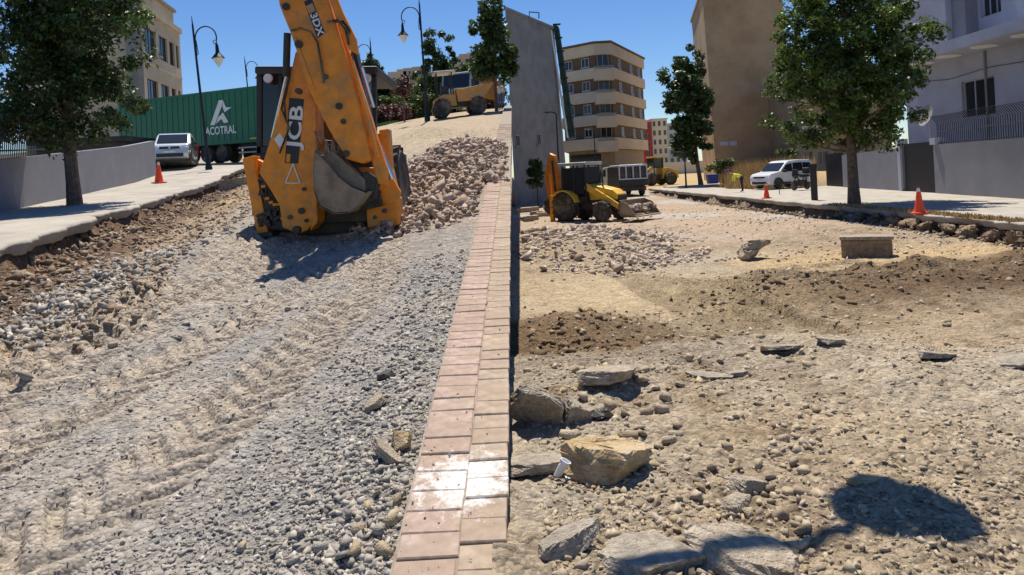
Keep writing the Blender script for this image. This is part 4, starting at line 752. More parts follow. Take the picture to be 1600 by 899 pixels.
# left stabiliser
lg = jprism('stabiliser', [(378, 248), (396, 243), (419, 366), (402, 370)], -.15, .3, M['orange'], bev=.015); jprism('pad', [(396, 366), (424, 362), (426, 370), (398, 374)], -.25, .55, M['dark'], lg)
jprism('stabiliser_arm', [(396, 246), (430, 262), (430, 282), (400, 280)], .0, .2, M['orange'])
jprism('lower_panel', [(404, 268), (418, 290), (440, 318), (452, 362), (411, 358), (403, 320)], -.1, .1, M['dark'])
mb = MB()
for k in range(26):
    a = J(random.uniform(406, 446), random.uniform(275, 352), -.14); MB().box(a, (random.uniform(.05, .12), .1, random.uniform(.04, .1)), Matrix.Rotation(random.uniform(-.5, .5), 3, 'Y')).build('valve_block', M['black'], dg, bev=.008)
mb = MB()
for k in range(9):
    x0, y0 = random.uniform(406, 442), random.uniform(270, 340); mb.tube([J(x0, y0, -.18), J(x0 + random.uniform(-8, 8), y0 + 12, -.26), J(x0 + random.uniform(-5, 12), y0 + 24, -.18)], .014, 6)
mb.build('hydraulic_hose', M['rubber'], dg, smooth=True); mb = MB()
for k in range(7): MB().box(J(412 + k * 6, 300 + k * 7 + random.uniform(-10, 10), -.21), (.07, .05, .045)).build('valve_cap', M['orange'], dg, bev=.006)
# right stabiliser, block, mudguard
rg = jprism('stabiliser', [(592, 203), (607, 201), (611, 262), (620, 300), (605, 300), (596, 262)], .0, .3, M['orange']); jprism('side_block', [(571, 318), (622, 308), (624, 352), (574, 357)], -.2, .45, M['orange'], rg, bev=.03)
jprism('mudguard', [(578, 214), (594, 208), (600, 262), (584, 262)], .7, 1.0, M['orange'])
jprism('link_plate', [(560, 262), (604, 262), (626, 300), (622, 318), (596, 320), (568, 300)], -.25, .1, M['orange'], bev=.015); jprism('link_plate', [(556, 285), (590, 292), (598, 322), (566, 330), (552, 312)], -.4, .1, M['dark'], bev=.015)
# upper arm (dipper) from the elbow down to the bucket
dp = jprism('dipper', [(436, 8), (432, -30), (452, -44), (500, -40), (514, 2), (541, 89), (565, 180), (580, 248), (566, 256), (541, 249), (512, 200), (483, 142), (455, 55)], -.75, .3, M['orange'], bev=.025)
jprism('dipper_flange', [(516, 4), (528, 30), (556, 110), (604, 262), (606, 292), (590, 288), (580, 250), (564, 180), (540, 88)], -.62, .16, M['orange'], dp, bev=.02)
jprism('elbow_plate', [(500, -40), (514, 0), (530, 42), (545, 78), (560, 86), (556, 60), (536, 20), (520, -20)], -.8, .1, M['orange'], dp)
for x, y, r in ((446, 10, .055), (466, 69, .06), (465, 142, .045), (529, 166, .05), (536, 190, .04), (508, 120, .04), (462, 360, .06), (540, 240, .05)):
    a = J(x, y, -.79); MB().cyl(a, a + Vector((0, .12, 0)), r, 14).build('pivot_pin', M['dark'], dg, bev=.008)
mb = MB().tube([J(455, 48, -.79), J(470, 44, -.82), J(486, 50, -.82), J(496, 66, -.8), J(502, 100, -.78), J(506, 130, -.77)], .016, 6); mb.tube([J(512, 34, -.8), J(528, 32, -.86), J(540, 45, -.86), J(545, 70, -.8)], .02, 6); mb.tube([J(522, 34, -.72), J(536, 34, -.8), J(546, 48, -.8), J(549, 74, -.72)], .02, 6); mb.build('hydraulic_hose', M['rubber'], dg, smooth=True)
for pts in ([(447, 140), (440, 170), (452, 200), (437, 240)], [(453, 120), (444, 160), (447, 190)], [(560, 120), (574, 170), (590, 215), (600, 250)], [(500, 205), (510, 225), (530, 232), (556, 262)], [(520, 215), (540, 240), (566, 272)], [(492, 205), (500, 225), (497, 240)]):
    MB().tube([J(x, y, -.47 - .04 * (k % 2)) for k, (x, y) in enumerate(pts)], .015, 6).build('hydraulic_hose', M['rubber'], dg, smooth=True)
for poly in ([(548, 96), (552, 94), (592, 246), (588, 248)], [(457, 60), (462, 58), (492, 140), (487, 144)]): jprism('weld_strip', poly, -.77, .05, M['orange'], dp, bev=.004)
for x, y, r_ in ((470, 330, .05), (452, 340, .035), (478, 345, .03), (474, 296, .03), (560, 236, .04), (590, 300, .05), (600, 330, .04), (585, 340, .03)):
    a = J(x, y, -.47); MB().cyl(a, a + Vector((0, .08, 0)), r_, 10).build('bolt', M['dark'], dg, bev=.006)
# rams
mb = MB().tube([J(449, 52, -.5), J(447, 120, -.45)], .055, 12); mb.build('ram_cylinder', M['dark'], dg, smooth=True); MB().tube([J(447, 120, -.45), J(425, 215, -.3)], .022, 10).build('ram_rod', M['chrome'], dg, smooth=True)
MB().tube([J(545, 85, -.55), J(580, 200, -.5)], .05, 12).build('ram_cylinder', M['dark'], dg, smooth=True); MB().tube([J(578, 196, -.48), J(613, 280, -.42)], .045, 12).build('ram_rod', M['chrome'], dg, smooth=True); MB().tube([J(566, 106, -.3), J(584, 168, -.25)], .026, 10).build('ram_rod', M['chrome'], dg, smooth=True)
MB().tube([J(530, 70, -.2), J(570, 190, -.1)], .1, 10).build('ram_cylinder', M['black'], dg, smooth=True)
jprism('dark_post', [(528, 50), (552, 62), (582, 200), (584, 235), (566, 232)], .1, .3, M['black'])
# bucket
prof = [(491, 236), (489, 262), (490, 300), (500, 324), (522, 335), (545, 333), (562, 318), (573, 302), (548, 292), (528, 276), (512, 256), (500, 244)]
bk = jprism('bucket', prof, -1.0, .03, M['steel'], bev=.008); 
A = [J(x, y, -1.0) for x, y in prof]; back = [p + Vector((0, .62, 0)) for p in A]; mb = MB()
for i in range(7): mb.prism([A[i], A[i + 1], A[i + 1] + (Vector((.015, 0, .02))), A[i] + (Vector((.015, 0, .02)))], [p + Vector((0, .62, 0)) for p in (A[i], A[i + 1], A[i + 1] + Vector((.015, 0, .02)), A[i] + Vector((.015, 0, .02)))])
mb.build('bucket_shell', M['steel'], bk); jprism('bucket_side', prof, -.4, .03, M['steel'], bk)
jprism('bucket_lip', [(500, 244), (520, 236), (548, 262), (568, 280), (570, 300), (545, 290), (524, 272)], -.72, .3, M['steel'], bk)
for x, y in ((508, 246), (518, 243), (528, 252), (542, 268)): jprism('tooth', [(x - 3, y), (x - 1, y - 22), (x + 2, y - 26), (x + 6, y - 4), (x + 8, y + 8)], -.66 + (x - 508) * .008, .07, M['steel'], bk, bev=.006)
jprism('bucket_hinge', [(548, 285), (572, 268), (592, 282), (586, 312), (560, 326)], -.62, .2, M['dark'])
# cab
mb = MB(); 
def jbox(x0, y0, x1, y1, off, th): a = [J(x0, y0, off), J(x1, y0, off), J(x1, y1, off), J(x0, y1, off)]; mb.prism(a, [p + Vector((0, th, 0)) for p in a])
for x0, x1 in ((400, 409), (434, 441), (548, 556), (580, 588)): jbox(x0, 116, x1, 250, 1.0, .1)
for x0, x1 in ((420, 427), (570, 577)): jbox(x0, 130, x1, 250, 2.6, .1)
jbox(400, 228, 588, 262, 1.0, 1.7); cb = mb.build('cab_frame', M['black'], dg, bev=.02)
mb = MB(); jbox(409, 118, 548, 230, 1.04, .02); mb.build('rear_window', M['glass'], cb); mb = MB(); jbox(397, 103, 590, 116, .85, 2.1); mb.build('cab_roof', M['plastic'], cb, bev=.04)
for x in (418, 572): MB().lathe([(.0, 0), (.07, .0), (.085, .03), (.05, .09), (0, .1)], 14, Matrix.Translation(J(x, 122, .85)) @ Matrix.Rotation(R(-90), 4, 'X')).build('work_lamp', M['light'], cb, smooth=True)
jprism('side_tank', [(398, 240), (432, 238), (434, 300), (404, 268)], .4, .6, M['black'])
for px, py, in ((616, 262), (404, 286)):
    wheel(dg, .98 if px > 500 else -.8, 1.3, .67, .68, .42, 18, 'orange', axis='Y')
for x in (-.75, .75): wheel(dg, x, 3.6, .45, .45, .32, 14, 'orange', axis='Y')
jprism('front_bucket', [(392, 290), (604, 282), (606, 345), (394, 352)], 4.5, .6, M['dark']); jprism('axle', [(420, 300), (600, 296), (600, 330), (420, 334)], 1.2, .4, M['dark'])
# decals
o1 = J(458, 204, -.428); rt = J(472, 150, -.428) - J(468, 250, -.428); lf = J(440, 200, -.428) - J(470, 200, -.428)
a = [J(445, 255, -.424), J(466, 256, -.424), J(475, 155, -.424), J(452, 153, -.424)]; pl = MB().prism(a, [p + Vector((0, .006, 0)) for p in a]).build('name_plate', M['black'], dg)
text('JCB', 'lettering', .3, M['white'], pl, frame(J(462, 198, -.434), J(468.5, 155, -.434) - J(459, 255, -.434), J(440, 200, -.43) - J(470, 203, -.43)) @ Matrix.Diagonal((1.4, .95, 1, 1)), bold=.006)
a = [J(447, 254, -.43), J(453, 254, -.43), J(454, 241, -.43), J(448, 241, -.43)]; MB().prism(a, [p + Vector((0, .004, 0)) for p in a]).build('plate_mark', M['orange'], pl)
a = [J(475, 3, -.754), J(487, -3, -.754), J(508, 52, -.754), J(496, 60, -.754)]; pl = MB().prism(a, [p + Vector((0, .004, 0)) for p in a]).build('name_plate', M['black'], dg)
text('3DX', 'lettering', .17, M['white'], pl, frame(J(495, 38, -.758), J(504, 56, -.758) - J(484, 2, -.758), J(505, 40, -.758) - J(480, 48, -.758)) @ Matrix.Diagonal((1.05, .85, 1, 1)), bold=.004)
a = [J(478, 10, -.758), J(488, 5, -.758), J(493, 17, -.758), J(483, 22, -.758)]; MB().prism(a, [p + Vector((0, .003, 0)) for p in a]).build('plate_mark', M['orange2'], pl)
mb = MB(); T3 = [(458, 256), (446, 286), (469, 286)]
for i in range(3): 
    x0, y0 = T3[i]; x1, y1 = T3[(i + 1) % 3]; mb.tube([J(x0, y0, -.43), J(x1, y1, -.43)], .012, 4)
mb.build('warning_triangle', M['white'], dg); a = [J(428, 218, -.43), J(437, 208, -.43), J(446, 221, -.43), J(437, 231, -.43)]; MB().prism(a, [p + Vector((0, .004, 0)) for p in a]).build('sticker', M['white'], dg)

# ------------------------------------------------------------------ generic digger (right)
g = G(925, 345, 'R'); yd = thing('backhoe_loader', 'yellow backhoe loader with a loaded front bucket and raised rear arm', 'digger', g, R(-40)); yd.scale = (.95, .95, 1.0)
for y in (-.85, .85): wheel(yd, -.95, y, .68, .68, .44, 18, 'yellow'); wheel(yd, 1.15, y * .95, .46, .46, .34, 14, 'yellow')
MB().bb(-1.7, 1.6, -.42, .42, .5, .95).build('chassis', M['dark'], yd, bev=.03)
MB().xz([(.15, .95), (1.75, .95), (1.8, 1.2), (1.5, 1.42), (.15, 1.72)], -.42, .42).build('bonnet', M['yellow'], yd, bev=.05)
MB().bb(1.76, 1.84, -.36, .36, .7, 1.15).build('grille', M['plastic'], yd)
mb = MB(); 
for x, y in ((.2, -.68), (.2, .68), (-1.25, -.7), (-1.25, .7), (-.5, -.72), (-.5, .72)): mb.tube([(x, y, .95), (x * .9 - .05, y * .93, 2.62)], .05, 6)
mb.bb(-1.3, .25, -.7, .7, .9, 1.15); cb = mb.build('cab_frame', M['black'], yd); MB().bb(-1.4, .3, -.76, .76, 2.6, 2.74).build('cab_roof', M['metalgrey'], cb, bev=.04)
for y in (-.7, .7): MB().bb(-1.15, .1, y - .01, y + .01, 1.25, 2.5).build('side_window', M['glass'], cb)
MB().bb(.14, .16, -.6, .6, 1.75, 2.5).build('windscreen', M['glass'], cb); MB().bb(-.7, -.3, -.25, .25, 1.15, 1.9).build('seat', M['plastic'], cb, bev=.04)
for y in (-.87, .87): 
    n_ = 9; arc = [(-.95 + .8 * math.cos(R(20 + k * 17)), .68 + .8 * math.sin(R(20 + k * 17))) for k in range(n_)]; MB().xz(arc + [(x * .97 - .02, z - .06) for x, z in arc[::-1]], y - .25, y + .25).build('mudguard', M['yellow'], yd)
for y in (-.58, .58): MB().xz([(-.1, 1.55), (.2, 1.75), (1.5, 1.05), (2.35, .55), (2.3, .35), (1.4, .8)], y - .06, y + .06).build('loader_arm', M['yellow'], yd, bev=.02); MB().tube([(.5, y, .8), (1.5, y, 1.0)], .05, 8).build('ram', M['chrome'], yd)
bp = [(2.3, .95), (2.2, .4), (2.4, .22), (3.2, .2), (3.22, .25), (2.5, .32), (2.32, .5), (2.4, .95)]; bk = MB().xz(bp, -1.15, 1.15).build('front_bucket', M['steel'], yd)
for y in (-1.15, 1.13): MB().xz([(2.3, .95), (2.2, .4), (2.4, .22), (3.2, .2), (2.75, .8)], y, y + .03).build('bucket_side', M['steel'], bk)
mb = MB()
for k in range(70): mb.add(*(lambda V, T, c, s: ([Vector(v) * s + c for v in V], [tuple(t) for t in T]))(*random.choice(HULLS), Vector((random.uniform(2.45, 2.95), random.uniform(-1, 1), .42 + random.uniform(0, .3))), random.uniform(.14, .3)))
tag(mb.build('rubble_load', M['rubbler']), 'pale rubble filling the front bucket of the yellow digger', 'rubble', kind='stuff').matrix_world = mw(yd)
MB().xz([(-1.75, .4), (-1.6, .4), (-1.6, 1.3), (-1.75, 1.3)], -.7, .7).build('rear_frame', M['yellow'], yd); MB().xz([(-1.95, .6), (-1.75, .6), (-1.75, 1.5), (-1.95, 1.5)], -.12, .2).build('slew_post', M['dark'], yd)
MB().xz([(-2.2, .9), (-1.85, .9), (-1.75, 2.2), (-2.0, 3.15), (-2.25, 3.25), (-2.3, 2.6)], -.18, .1).build('boom', M['orange'], yd, bev=.02); MB().xz([(-2.1, 3.2), (-2.35, 3.3), (-2.75, 2.2), (-2.6, 1.0), (-2.4, 1.0), (-2.4, 2.2)], -.1, .12).build('dipper', M['orange'], yd, bev=.02)
MB().xz([(-2.7, 1.0), (-2.3, 1.05), (-2.1, .6), (-2.35, .25), (-2.7, .45)], -.3, .3).build('rear_bucket', M['dark'], yd, bev=.02); MB().tube([(-2.0, -.2, 1.4), (-2.1, -.2, 2.9)], .06, 8).build('ram', M['dark'], yd)
for y in (-.95, .95): MB().bb(-1.8, -1.6, y - .08, y + .08, .05, 1.25).build('stabiliser', M['orange'], yd, bev=.015)
MB().tube([(.9, -.25, 1.5), (.9, -.25, 2.2)], .04, 8).build('exhaust', M['dark'], yd)

# wheel loader far right
g = G(1026, 290, 'R'); wl = thing('wheel_loader', 'small yellow wheel loader working behind the tipper truck', 'loader', g, R(200))
for x, y in ((-1.2, -.95), (-1.2, .95), (1.2, -.95), (1.2, .95)): wheel(wl, x, y, .72, .72, .5, 0, 'yellow')
MB().xz([(-2.4, .7), (-.4, .7), (-.4, 1.9), (-1.2, 1.9), (-2.4, 1.5)], -.75, .75).build('engine_cover', M['yellow'], wl, bev=.06); MB().bb(-.3, 1.6, -.5, .5, .6, 1.2).build('front_frame', M['dark'], wl)
mb = MB()
for x in (-.5, .6):
    for y in (-.65, .65): mb.tube([(x, y, 1.2), (x, y, 3.0)], .06, 6)
cb = mb.build('cab_frame', M['black'], wl); MB().bb(-.6, .75, -.75, .75, 3.0, 3.15).build('cab_roof', M['yellow'], cb, bev=.03); MB().bb(-.5, .6, -.6, .6, 1.9, 2.95).build('cab_glass', M['glass'], cb)
for y in (-.5, .5): MB().xz([(.6, 1.9), (.9, 2.1), (2.6, .9), (2.5, .6)], y - .08, y + .08).build('loader_arm', M['yellow'], wl)
MB().xz([(2.4, 1.0), (2.3, .4), (2.6, .15), (3.4, .15), (2.6, .35), (2.55, 1.0)], -1.3, 1.3).build('bucket', M['orange2'], wl); 
for y in (-.55, .55): MB().bb(-2.43, -2.4, y - .12, y + .12, 1.1, 1.3).build('tail_light', M['red'], wl)

# tipper truck right (rear view)
g = G(981, 306, 'R'); tr = thing('tipper_truck', 'dark tipper truck with pale grey framed body seen from behind', 'truck', g, R(96))
for x in (-1.0, 3.2):
    for y in (-.95, .95): wheel(tr, x, y, .5, .5, .34, 0)
MB().bb(-1.8, 4.2, -.45, .45, .55, .85).build('chassis', M['black'], tr); MB().bb(-2.0, 2.2, -1.2, 1.2, .85, 1.5).build('lower_body', M['black'], tr, bev=.03)
MB().bb(-1.95, 2.2, -1.15, 1.15, 1.5, 2.5).build('body', M['dark'], tr, bev=.03); mb = MB()
for y in (-1.17, -.6, 0, .6, 1.17): mb.bb(-2.05, -1.96, y - .05, y + .05, 1.4, 2.6)
for z in (1.45, 2.55): mb.bb(-2.06, -1.955, -1.2, 1.2, z - .05, z + .05)
mb.build('tailgate_frame', M['whitewall'], tr); MB().bb(-1.9, -1.8, -1.1, 1.1, .45, .8).build('bumper', M['dark'], tr)
for y in (-.95, .95): MB().bb(-1.93, -1.905, y - .12, y + .12, .58, .7).build('tail_light', M['red'], tr)
cb = MB().xz([(2.5, .7), (4.3, .7), (4.3, 1.7), (4.1, 2.5), (2.5, 2.55)], -1.15, 1.15).build('cab', M['vanwhite'], tr, bev=.06); MB().bb(2.9, 3.9, -1.16, 1.16, 1.7, 2.3).build('side_window', M['glass'], cb)
for y in (-1.4, 1.4): MB().bb(4.0, 4.1, y - .12, y + .12, 1.6, 2.3).build('mirror', M['plastic'], tr)
MB().bb(-1.7, 2.0, -1.05, 1.05, 2.4, 2.65).build('tarpaulin', M['metalgrey'], tr, bev=.1)

# ------------------------------------------------------------------ site dumper and truck (left)
g = G(720, 182, 'L'); du = thing('site_dumper', 'dusty orange site dumper with raised front skip and canopy', 'dumper', g, R(10), ry=R(-3))
for x, y in ((-1.05, -.7), (-1.05, .7), (.95, -.75), (.95, .75)): wheel(du, x, y, .48, .48, .36, 14, 'orange2')
MB().bb(-1.3, 1.1, -.4, .4, .5, .8).build('chassis', M['dark'], du); MB().xz([(-1.45, .55), (-.2, .55), (-.2, 1.2), (-.9, 1.25), (-1.45, 1.0)], -.65, .65).build('engine_cover', M['orange2'], du, bev=.05)
MB().xz([(-.15, .75), (1.2, .75), (1.95, 1.65), (1.85, 1.68), (.1, 1.45), (-.2, 1.5)], -.85, .85).build('skip', M['orange2'], du, bev=.03)
mb = MB()
for x, y in ((-1.2, -.6), (-1.2, .6), (-.35, -.6), (-.35, .6)): mb.tube([(x, y, 1.0), (x, y, 2.45)], .045, 6)
cf = mb.build('canopy_frame', M['black'], du); MB().bb(-1.35, -.1, -.7, .7, 2.45, 2.55).build('canopy', M['metalgrey'], cf, bev=.03); MB().bb(-1.0, -.55, -.25, .25, 1.2, 1.75).build('seat', M['plastic'], du, bev=.04); MB().tube([(-.45, 0, 1.2), (-.35, 0, 1.75)], .03, 6).build('steering_column', M['plastic'], du)
g = P(728, 150, 52); gz = float(zL(g.x, 52)); tk = thing('dump_truck', 'grey cab dump truck with an orange tipping body behind the site dumper', 'truck', (g.x - .6, 51.5, gz), R(-112))
for x in (-1.0, -4.4, -5.5):
    for y in (-1.0, 1.0): wheel(tk, x, y, .5, .5, .34, 0)
MB().bb(-6.2, -.2, -.5, .5, .55, .9).build('chassis', M['black'], tk); cb = MB().xz([(-1.9, .75), (.1, .75), (.15, 1.7), (-.1, 2.9), (-1.9, 2.95)], -1.2, 1.2).build('cab', M['metalgrey'], tk, bev=.06)
for y in (-1.215, 1.2): MB().xz([(-1.3, 1.75), (-.1, 1.75), (-.3, 2.65), (-1.3, 2.65)], y, y + .015).build('side_window', M['glass'], cb)
MB().prism([(.165, -1.05, 1.75), (.165, 1.05, 1.75), (-.06, 1.05, 2.75), (-.06, -1.05, 2.75)], [(.18, -1.05, 1.75), (.18, 1.05, 1.75), (-.045, 1.05, 2.75), (-.045, -1.05, 2.75)]).build('windscreen', M['glass'], cb)
MB().xz([(-2.1, 1.1), (-6.2, 1.1), (-6.4, 2.7), (-2.0, 2.7)], -1.2, 1.2).build('tipping_body', M['orange2'], tk, bev=.03); mb = MB()
for x in (-2.6, -3.5, -4.4, -5.3): mb.bb(x - .06, x + .06, -1.27, 1.27, 1.1, 2.6)
mb.build('body_rib', M['orange2'], tk)
for y in (-1.3, 1.3): MB().bb(-.1, 0, y - .1, y + .1, 1.7, 2.3).build('mirror', M['plastic'], tk)

# ------------------------------------------------------------------ green trailer
lft = Vector((-24.2, 43.6)); rgt = Vector((-12.4, 37.6)); yaw = math.atan2(rgt.y - lft.y, rgt.x - lft.x); TL = (rgt - lft).length; mid = (lft + rgt) / 2; zt0 = float(zL(lft.x, lft.y)); zt1 = float(zL(rgt.x, rgt.y))
tl = thing('lorry_trailer', 'long green box trailer with white lettering parked across the street', 'trailer', (mid.x, mid.y, (zt0 + zt1) / 2 + .0), yaw, ry=math.atan2(zt0 - zt1, TL))
hl = TL / 2; MB().bb(-hl, hl, 0, 2.5, 1.0, 4.0).build('box_body', M['green'], tl, bev=.03); mb = MB()
for k in range(28): x = -hl + .25 + k * (TL - .5) / 27; mb.bb(x - .02, x + .02, -.022, 0.0, 1.12, 3.9)
mb.build('side_rib', M['green'], tl); mb = MB().bb(-hl, hl, -.03, -.001, 3.9, 4.02); mb.bb(-hl, hl, -.03, -.001, .98, 1.1); mb.build('side_rail', M['green'], tl)
MB().bb(-hl + .5, hl - .3, .7, 1.8, .75, .99).build('chassis', M['black'], tl)
for x in (1.2, 2.5, 3.8, -4.6):
    for y in (.3, 2.2): wheel(tl, x - 1.6, y, .5, .5, .34, 0)
mb = MB().bb(3.6, hl - .6, .05, .1, .42, .5); mb.bb(3.6, hl - .6, .05, .1, .68, .76); mb.build('side_guard', M['metalgrey'], tl); MB().bb(4.2, 4.3, .5, .62, 0.02, .9).build('landing_leg', M['dark'], tl); MB().bb(4.6, 5.6, -.035, -.03, 1.15, 1.22).build('reflector', M['yellow'], tl)
tx = frame((2.35, -.03, 1.75), (1, 0, 0), (0, 0, 1)); text('ACOTRAL', 'lettering', .62, M['white'], tl, tx @ Matrix.Diagonal((.86, 1, 1, 1)), bold=.012)
def decal(poly): MB().prism([(x, -.036, z) for x, z in poly], [(x, -.028, z) for x, z in poly]).build('emblem', M['white'], tl)
decal([(1.55, 2.1), (1.95, 2.1), (2.45, 3.2), (2.75, 3.2), (2.72, 2.95), (2.5, 3.45), (2.2, 3.45)]) if False else None
decal([(1.55, 2.1), (1.9, 2.1), (2.55, 3.15), (2.62, 3.45), (2.3, 3.45)]); decal([(2.63, 3.45), (2.58, 3.1), (2.72, 2.75), (3.3, 3.0), (2.85, 3.02)]); decal([(2.2, 2.5), (2.6, 2.75), (3.0, 2.2), (2.65, 2.15), (2.45, 2.4), (2.0, 2.15)])

# ------------------------------------------------------------------ vans
def van(label, loc, yaw, mat, ry=0):
    t = thing('van', label, 'van', loc, yaw, ry=ry); hw = .86
    tp = lambda x, y, z: (x, y * (1 - .13 * max(0, z - .95) / .85) * (1 - .06 * max(0, abs(x) - 1.6) / .5), z)
    body = [(2.02, .28), (2.12, .5), (2.1, .78), (1.95, .98), (1.3, 1.1), (1.12, 1.14), (.5, 1.66), (.2, 1.78), (-.6, 1.83), (-1.75, 1.78), (-2.0, 1.6), (-2.08, 1.0), (-2.1, .5), (-2.0, .28)]
    MB().xz(body, -hw, hw, tp).build('body', mat, t, bev=.06); 
    for s in (-1, 1):
        y = s * (hw + .006); y2 = s * (hw - .03)
        for nm, poly in (('front_window', [(1.0, 1.1), (.5, 1.54), (.0, 1.62), (.0, 1.08)]), ('rear_window', [(-.08, 1.08), (-.08, 1.62), (-.95, 1.64), (-.95, 1.08)]), ('quarter_window', [(-1.03, 1.08), (-1.03, 1.63), (-1.75, 1.58), (-1.85, 1.1)])):
            MB().xz(poly, y, y2, tp).build(nm, M['glass'], t)
        MB().xz([(1.05, .3), (-.98, .3), (-.98, .42), (1.05, .42)], s * (hw + .012), y2).build('sill_trim', M['plastic'], t); MB().bb(.78, .98, s * (hw + .16) - .1, s * (hw + .16) + .08, 1.05, 1.22).build('mirror', M['plastic'], t, bev=.03)
        MB().box((.05, s * (hw + .015), .95), (.14, .03, .03)).build('door_handle', M['plastic'], t)
        MB().prism([(2.0, s * .84, .92), (2.11, s * .5, .86), (2.13, s * .5, .7), (2.07, s * .84, .72)], [(1.6, s * .8, .92), (1.7, s * .5, .86), (1.7, s * .5, .7), (1.7, s * .8, .72)]).build('headlight', M['light'], t, bev=.015)
        for x in (1.3, -1.3):
            wheel(t, x, s * .76, .33, .33, .22, 0, 'metalgrey', 22); n = 12; arc = [(x + .41 * math.cos(math.pi * k / n), .33 + .41 * math.sin(math.pi * k / n)) for k in range(n + 1)]; MB().xz(arc, s * (hw - .03), s * (hw + .01)).build('wheel_arch', M['plastic'], t)
        MB().bb(-2.11, -2.05, s * .78 - .07, s * .78 + .07, .9, 1.5).build('tail_light', M['red'], t)
    a = [(1.14, -.7, 1.15), (1.14, .7, 1.15), (.53, .66, 1.65), (.53, -.66, 1.65)]; MB().prism([(x + .03, y, z + .02) for x, y, z in a], a).build('windscreen', M['glass'], t)
    MB().prism([(2.125, -.45, .72), (2.125, .45, .72), (2.12, .45, .84), (2.12, -.45, .84)], [(2.0, -.45, .72), (2.0, .45, .72), (2.0, .45, .84), (2.0, -.45, .84)]).build('grille', M['plastic'], t); MB().bb(2.05, 2.15, -.6, .6, .33, .5).build('lower_grille', M['plastic'], t, bev=.02); MB().bb(2.14, 2.165, -.26, .26, .52, .62).build('number_plate', M['white'], t)
    mb = MB(); MB().box((2.135, 0, .78), (.02, .1, .1), Matrix.Rotation(R(45), 3, 'X')).build('badge', M['chrome'], t)
    MB().tube([(.3, 0, 1.78), (.2, 0, 2.0)], .008, 4).build('aerial', M['plastic'], t)
    return t
g = G(276, 267, 'L'); g.z = float(zs(g.y)) + .01; van('silver van parked on the pavement in front of the green trailer', g, R(-72), M['silver'], ry=R(-5))
q = onwall(1222, 295); van('white van parked beside the dry grass lot', (q.x + .3, q.y + .6, -.13), R(207), M['vanwhite'])

# motorbike
q = onwall(1243, 297); mk = thing('motorcycle', 'dark motorcycle with a top case parked behind the white van', 'motorcycle', (q.x, q.y - .8, -.13), R(215))
for x in (-.65, .65): wheel(mk, x, 0, .3, .3, .12, 0, 'metalgrey', 20)
mb = MB().tube([(.65, 0, .3), (.45, 0, .95)], .035, 6); mb.tube([(-.65, 0, .3), (-.1, 0, .4), (.4, 0, .8)], .04, 6); mb.build('frame', M['black'], mk); MB().box((.0, 0, .42), (.5, .3, .35)).build('engine', M['dark'], mk, bev=.05); MB().xz([(-.75, .78), (-.1, .72), (.35, .85), (.4, .98), (0, .92), (-.75, .9)], -.15, .15).build('seat_and_tank', M['black'], mk, bev=.04)
MB().tube([(.38, -.36, 1.05), (.45, 0, 1.0), (.38, .36, 1.05)], .02, 6).build('handlebar', M['chrome'], mk); MB().box((-.75, 0, 1.12), (.42, .45, .36)).build('top_case', M['black'], mk, bev=.05); MB().xz([(.45, .7), (.62, .85), (.5, 1.25), (.42, 1.2)], -.17, .17).build('fairing', M['black'], mk, bev=.03)
for y in (-.22, .22): MB().box((-.62, y, .62), (.4, .16, .3)).build('pannier', M['white'], mk, bev=.03)

# ------------------------------------------------------------------ cones
def cone(pos, label, h=.75):
    t = thing('traffic_cone', label, 'cone', pos, random.uniform(0, 1)); s = h / .75
    MB().box((0, 0, .02 * s), (.4 * s, .4 * s, .04 * s)).build('base', M['cone'], t, bev=.01); MB().lathe([(.145 * s, .04 * s), (.03 * s, .73 * s), (.022 * s, .75 * s)], 20).build('body', M['cone'], t, smooth=True)
    MB().lathe([(.082 * s, .46 * s), (.055 * s, .62 * s)], 20).build('collar', M['cone'], t, smooth=True); MB().lathe([(.052 * s, .625 * s), (.036 * s, .715 * s)], 20).build('white_band', M['lampglass'], t, smooth=True)
def onR(px, py, z): q = P(px, py, 1) - Vector((0, 0, CAM_Z)); k = (z - CAM_Z) / q.z; return Vector((q.x * k, q.y * k, z))
cone(onR(1437, 334, -.145), 'orange traffic cone standing alone before the villa wall', .78); cone(onR(1198, 310, -.145), 'orange traffic cone at the pavement edge near the white van'); g = G(249, 291, 'L'); cone((g.x, g.y, float(zs(g.y)) + .01), 'orange traffic cone in front of the silver van', .78)

# ------------------------------------------------------------------ lamps and posts
def lamp(base, h, side, label, s=1.0, lean=0):
    t = thing('street_lamp', label, 'street lamp', base, 0, 'lantern lamps along the left street', ry=lean)
    MB().lathe([(.16, -.3), (.16, .25), (.12, .32), (.1, .8), (.075, .9), (.07, 1.0), (.045, h - .1), (.03, h), (.012, h + .35)], 12).build('post', M['lampiron'], t, smooth=True)
    pts = [(side * .04, 0, h - 1.5)]
    for k in range(13): a = R(180 - k * 17); pts.append((side * (.55 + .5 * math.cos(a)), 0, h - .75 + .55 * math.sin(a)))
    ar = MB().tube(pts, .032, 7).build('scroll_arm', M['lampiron'], t, smooth=True); MB().tube([(side * 1.05, 0, h - 1.0), (side * .92, 0, h - 1.08), (side * .86, 0, h - .95), (side * .95, 0, h - .88)], .025, 6).build('curl', M['lampiron'], ar, smooth=True)
    MB().tube([(0, 0, h - 1.55), (side * .12, 0, h - 1.45), (side * .08, 0, h - .8)], .02, 6).build('bracket', M['lampiron'], t)
    L0 = Matrix.Translation((side * 1.02, 0, h - 2.05)); MB().lathe([(.3, .3), (.26, .36), (.12, .52), (.09, .58), (.07, .9), (.03, 1.0)], 16, L0).build('lantern_hood', M['lampiron'], t, smooth=True); MB().lathe([(.03, -.12), (.14, .06), (.24, .29), (.0, .295)], 16, L0).build('lantern_glass', M['lampglass'], t, smooth=True)
